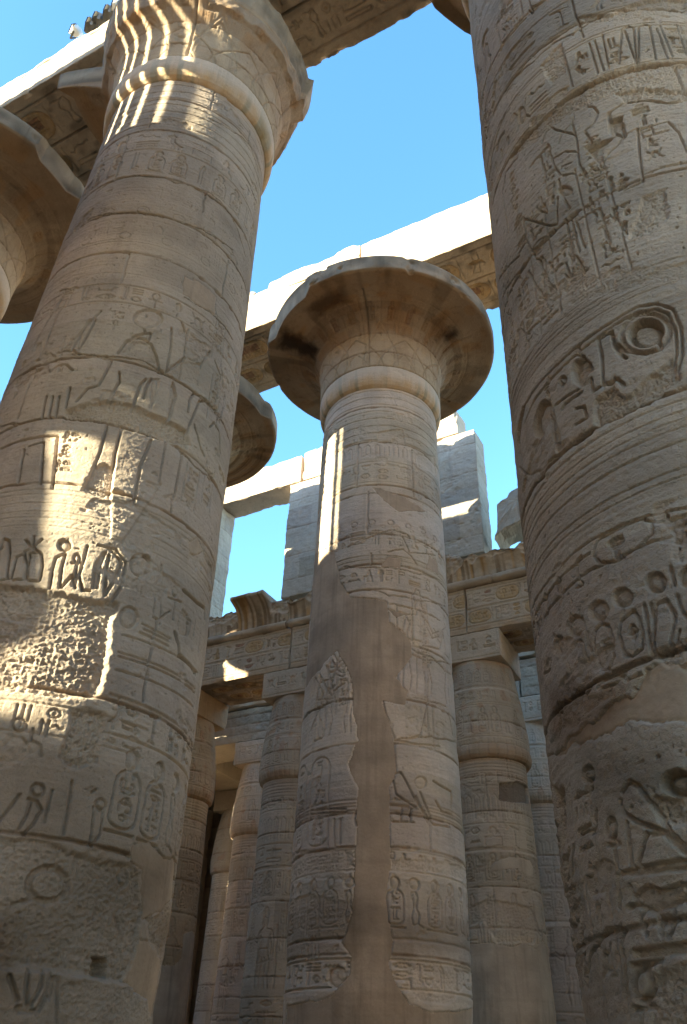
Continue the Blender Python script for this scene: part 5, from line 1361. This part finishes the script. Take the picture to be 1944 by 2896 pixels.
grille(-5.72, -1.2, [(x + .26 - .055, x + .26 + .055) for x in (-4.2, -3.87, -3.53, -3.19, -2.88)] + [(-2.42, -1.9)], 15.86, (17.56, 17.84), 20.2, 'stone window grille whose slits stripe the great column with sunlight, behind the photographer', 941)
grille(-10.73, -7.84, [(-10.2, -9.62), (-9.42, -9.34)], 15.6, None, 20.4, 'half-blocked window slab behind the photographer', 942)
for i in range(1, len(xe) - 2):
    a, b = xe[i] + 1.06, xe[i + 1] - 1.06
    if xe[i] in (-11.79, -6.78): continue
    near('walled_window', (a, KY0 + .2, 15.06), (b, KY1 - .2, 20.4 if i != 1 else 19.9), 'walled-up clerestory window behind the photographer', 'window', 960 + i)

# ------------------------------------------------------------------ floodlights on the beam
def floodlight(p, rz, label, white=False, tip=None):
    root = empty('floodlight', p, label, 'floodlight', 'floodlights along the beam')
    n = 12
    prof = [(.0, -.11)] + [(.02 + .17 * math.sin(math.pi * k / n), -.11 + .0 - .0 + .22 * (k / n)) for k in range(0, n + 1)]
    # housing: flat louvred front, rounded back, extruded sideways
    out = [(-.10, -.13), (-.10, .13)] + [(-.10 + .26 * math.sin(math.pi * k / n), .13 * math.cos(math.pi * k / n)) for k in range(n + 1)]
    m = len(out); V = []; Q = []
    for s_, y in ((.0, -.115), (.92, -.115), (1, -.10), (1, .10), (.92, .115), (.0, .115)):
        V += [(x * s_, y, z * s_ + .2) for x, z in out]
    raw_mesh('housing', np.array(V), grid_quads(6, m, True)[:, ::-1], LAMP_WHITE if white else LAMP_BODY, root, None, True)
    V, Q = [], []
    def bx(lo, hi):
        k = len(V)
        V.extend([(x, y, z) for z in (lo[2], hi[2]) for y in (lo[1], hi[1]) for x in (lo[0], hi[0])])
        Q.extend([[k + j for j in f] for f in ((0, 2, 3, 1), (4, 5, 7, 6), (0, 1, 5, 4), (2, 6, 7, 3), (0, 4, 6, 2), (1, 3, 7, 5))])
    bx((-.106, -.1, .08), (-.102, .1, .32))
    for k in range(6): bx((-.125, -.095 + k * .036, .08), (-.104, -.087 + k * .036, .32))
    raw_mesh('louvre', np.array(V), np.array(Q), LAMP_DARK, root, None, False)
    V, Q = [], []
    bx((-.02, -.14, .0), (.03, -.128, .22)); bx((-.02, .128, .0), (.03, .14, .22)); bx((-.02, -.128, .0), (.03, .128, .015))
    raw_mesh('bracket', np.array(V), np.array(Q), LAMP_BODY, root, None, False)
    root.rotation_euler = tip or (0, 0, rz)
    return root
def on_beam(x, y, zz): 
    d = ray(x, y); k = (zz - CAM[2]) / d[2]; q = CAM + k * d
    return q
zt = 21.14
for (x, y, lab, wh) in ((253, 79, 'leftmost of the upright dark floodlights on the beam, its face turned down', False), (273, 63, 'second upright floodlight from the left on the beam, dark louvred face', False), (304, 44, 'third upright floodlight from the left, pale domed back and dark louvres', False), (327, 26, 'rightmost floodlight with a bright white top, beside the striped column', True)):
    d = ray(x + 1, y + 9); k = (-1.2 - CAM[1]) / d[1]; q = CAM + k * d
    fl = floodlight((q[0], -1.2, q[2]), R_(50), lab, wh); fl.scale = (1.25, 1.25, 1.25)
d = ray(206, 108); k = (-1.2 - CAM[1]) / d[1]; q = CAM + k * d
floodlight((q[0], -1.2, q[2]), 0, 'white floodlight tipped over backwards, farthest left on the beam', True, (R_(80), R_(20), R_(60)))
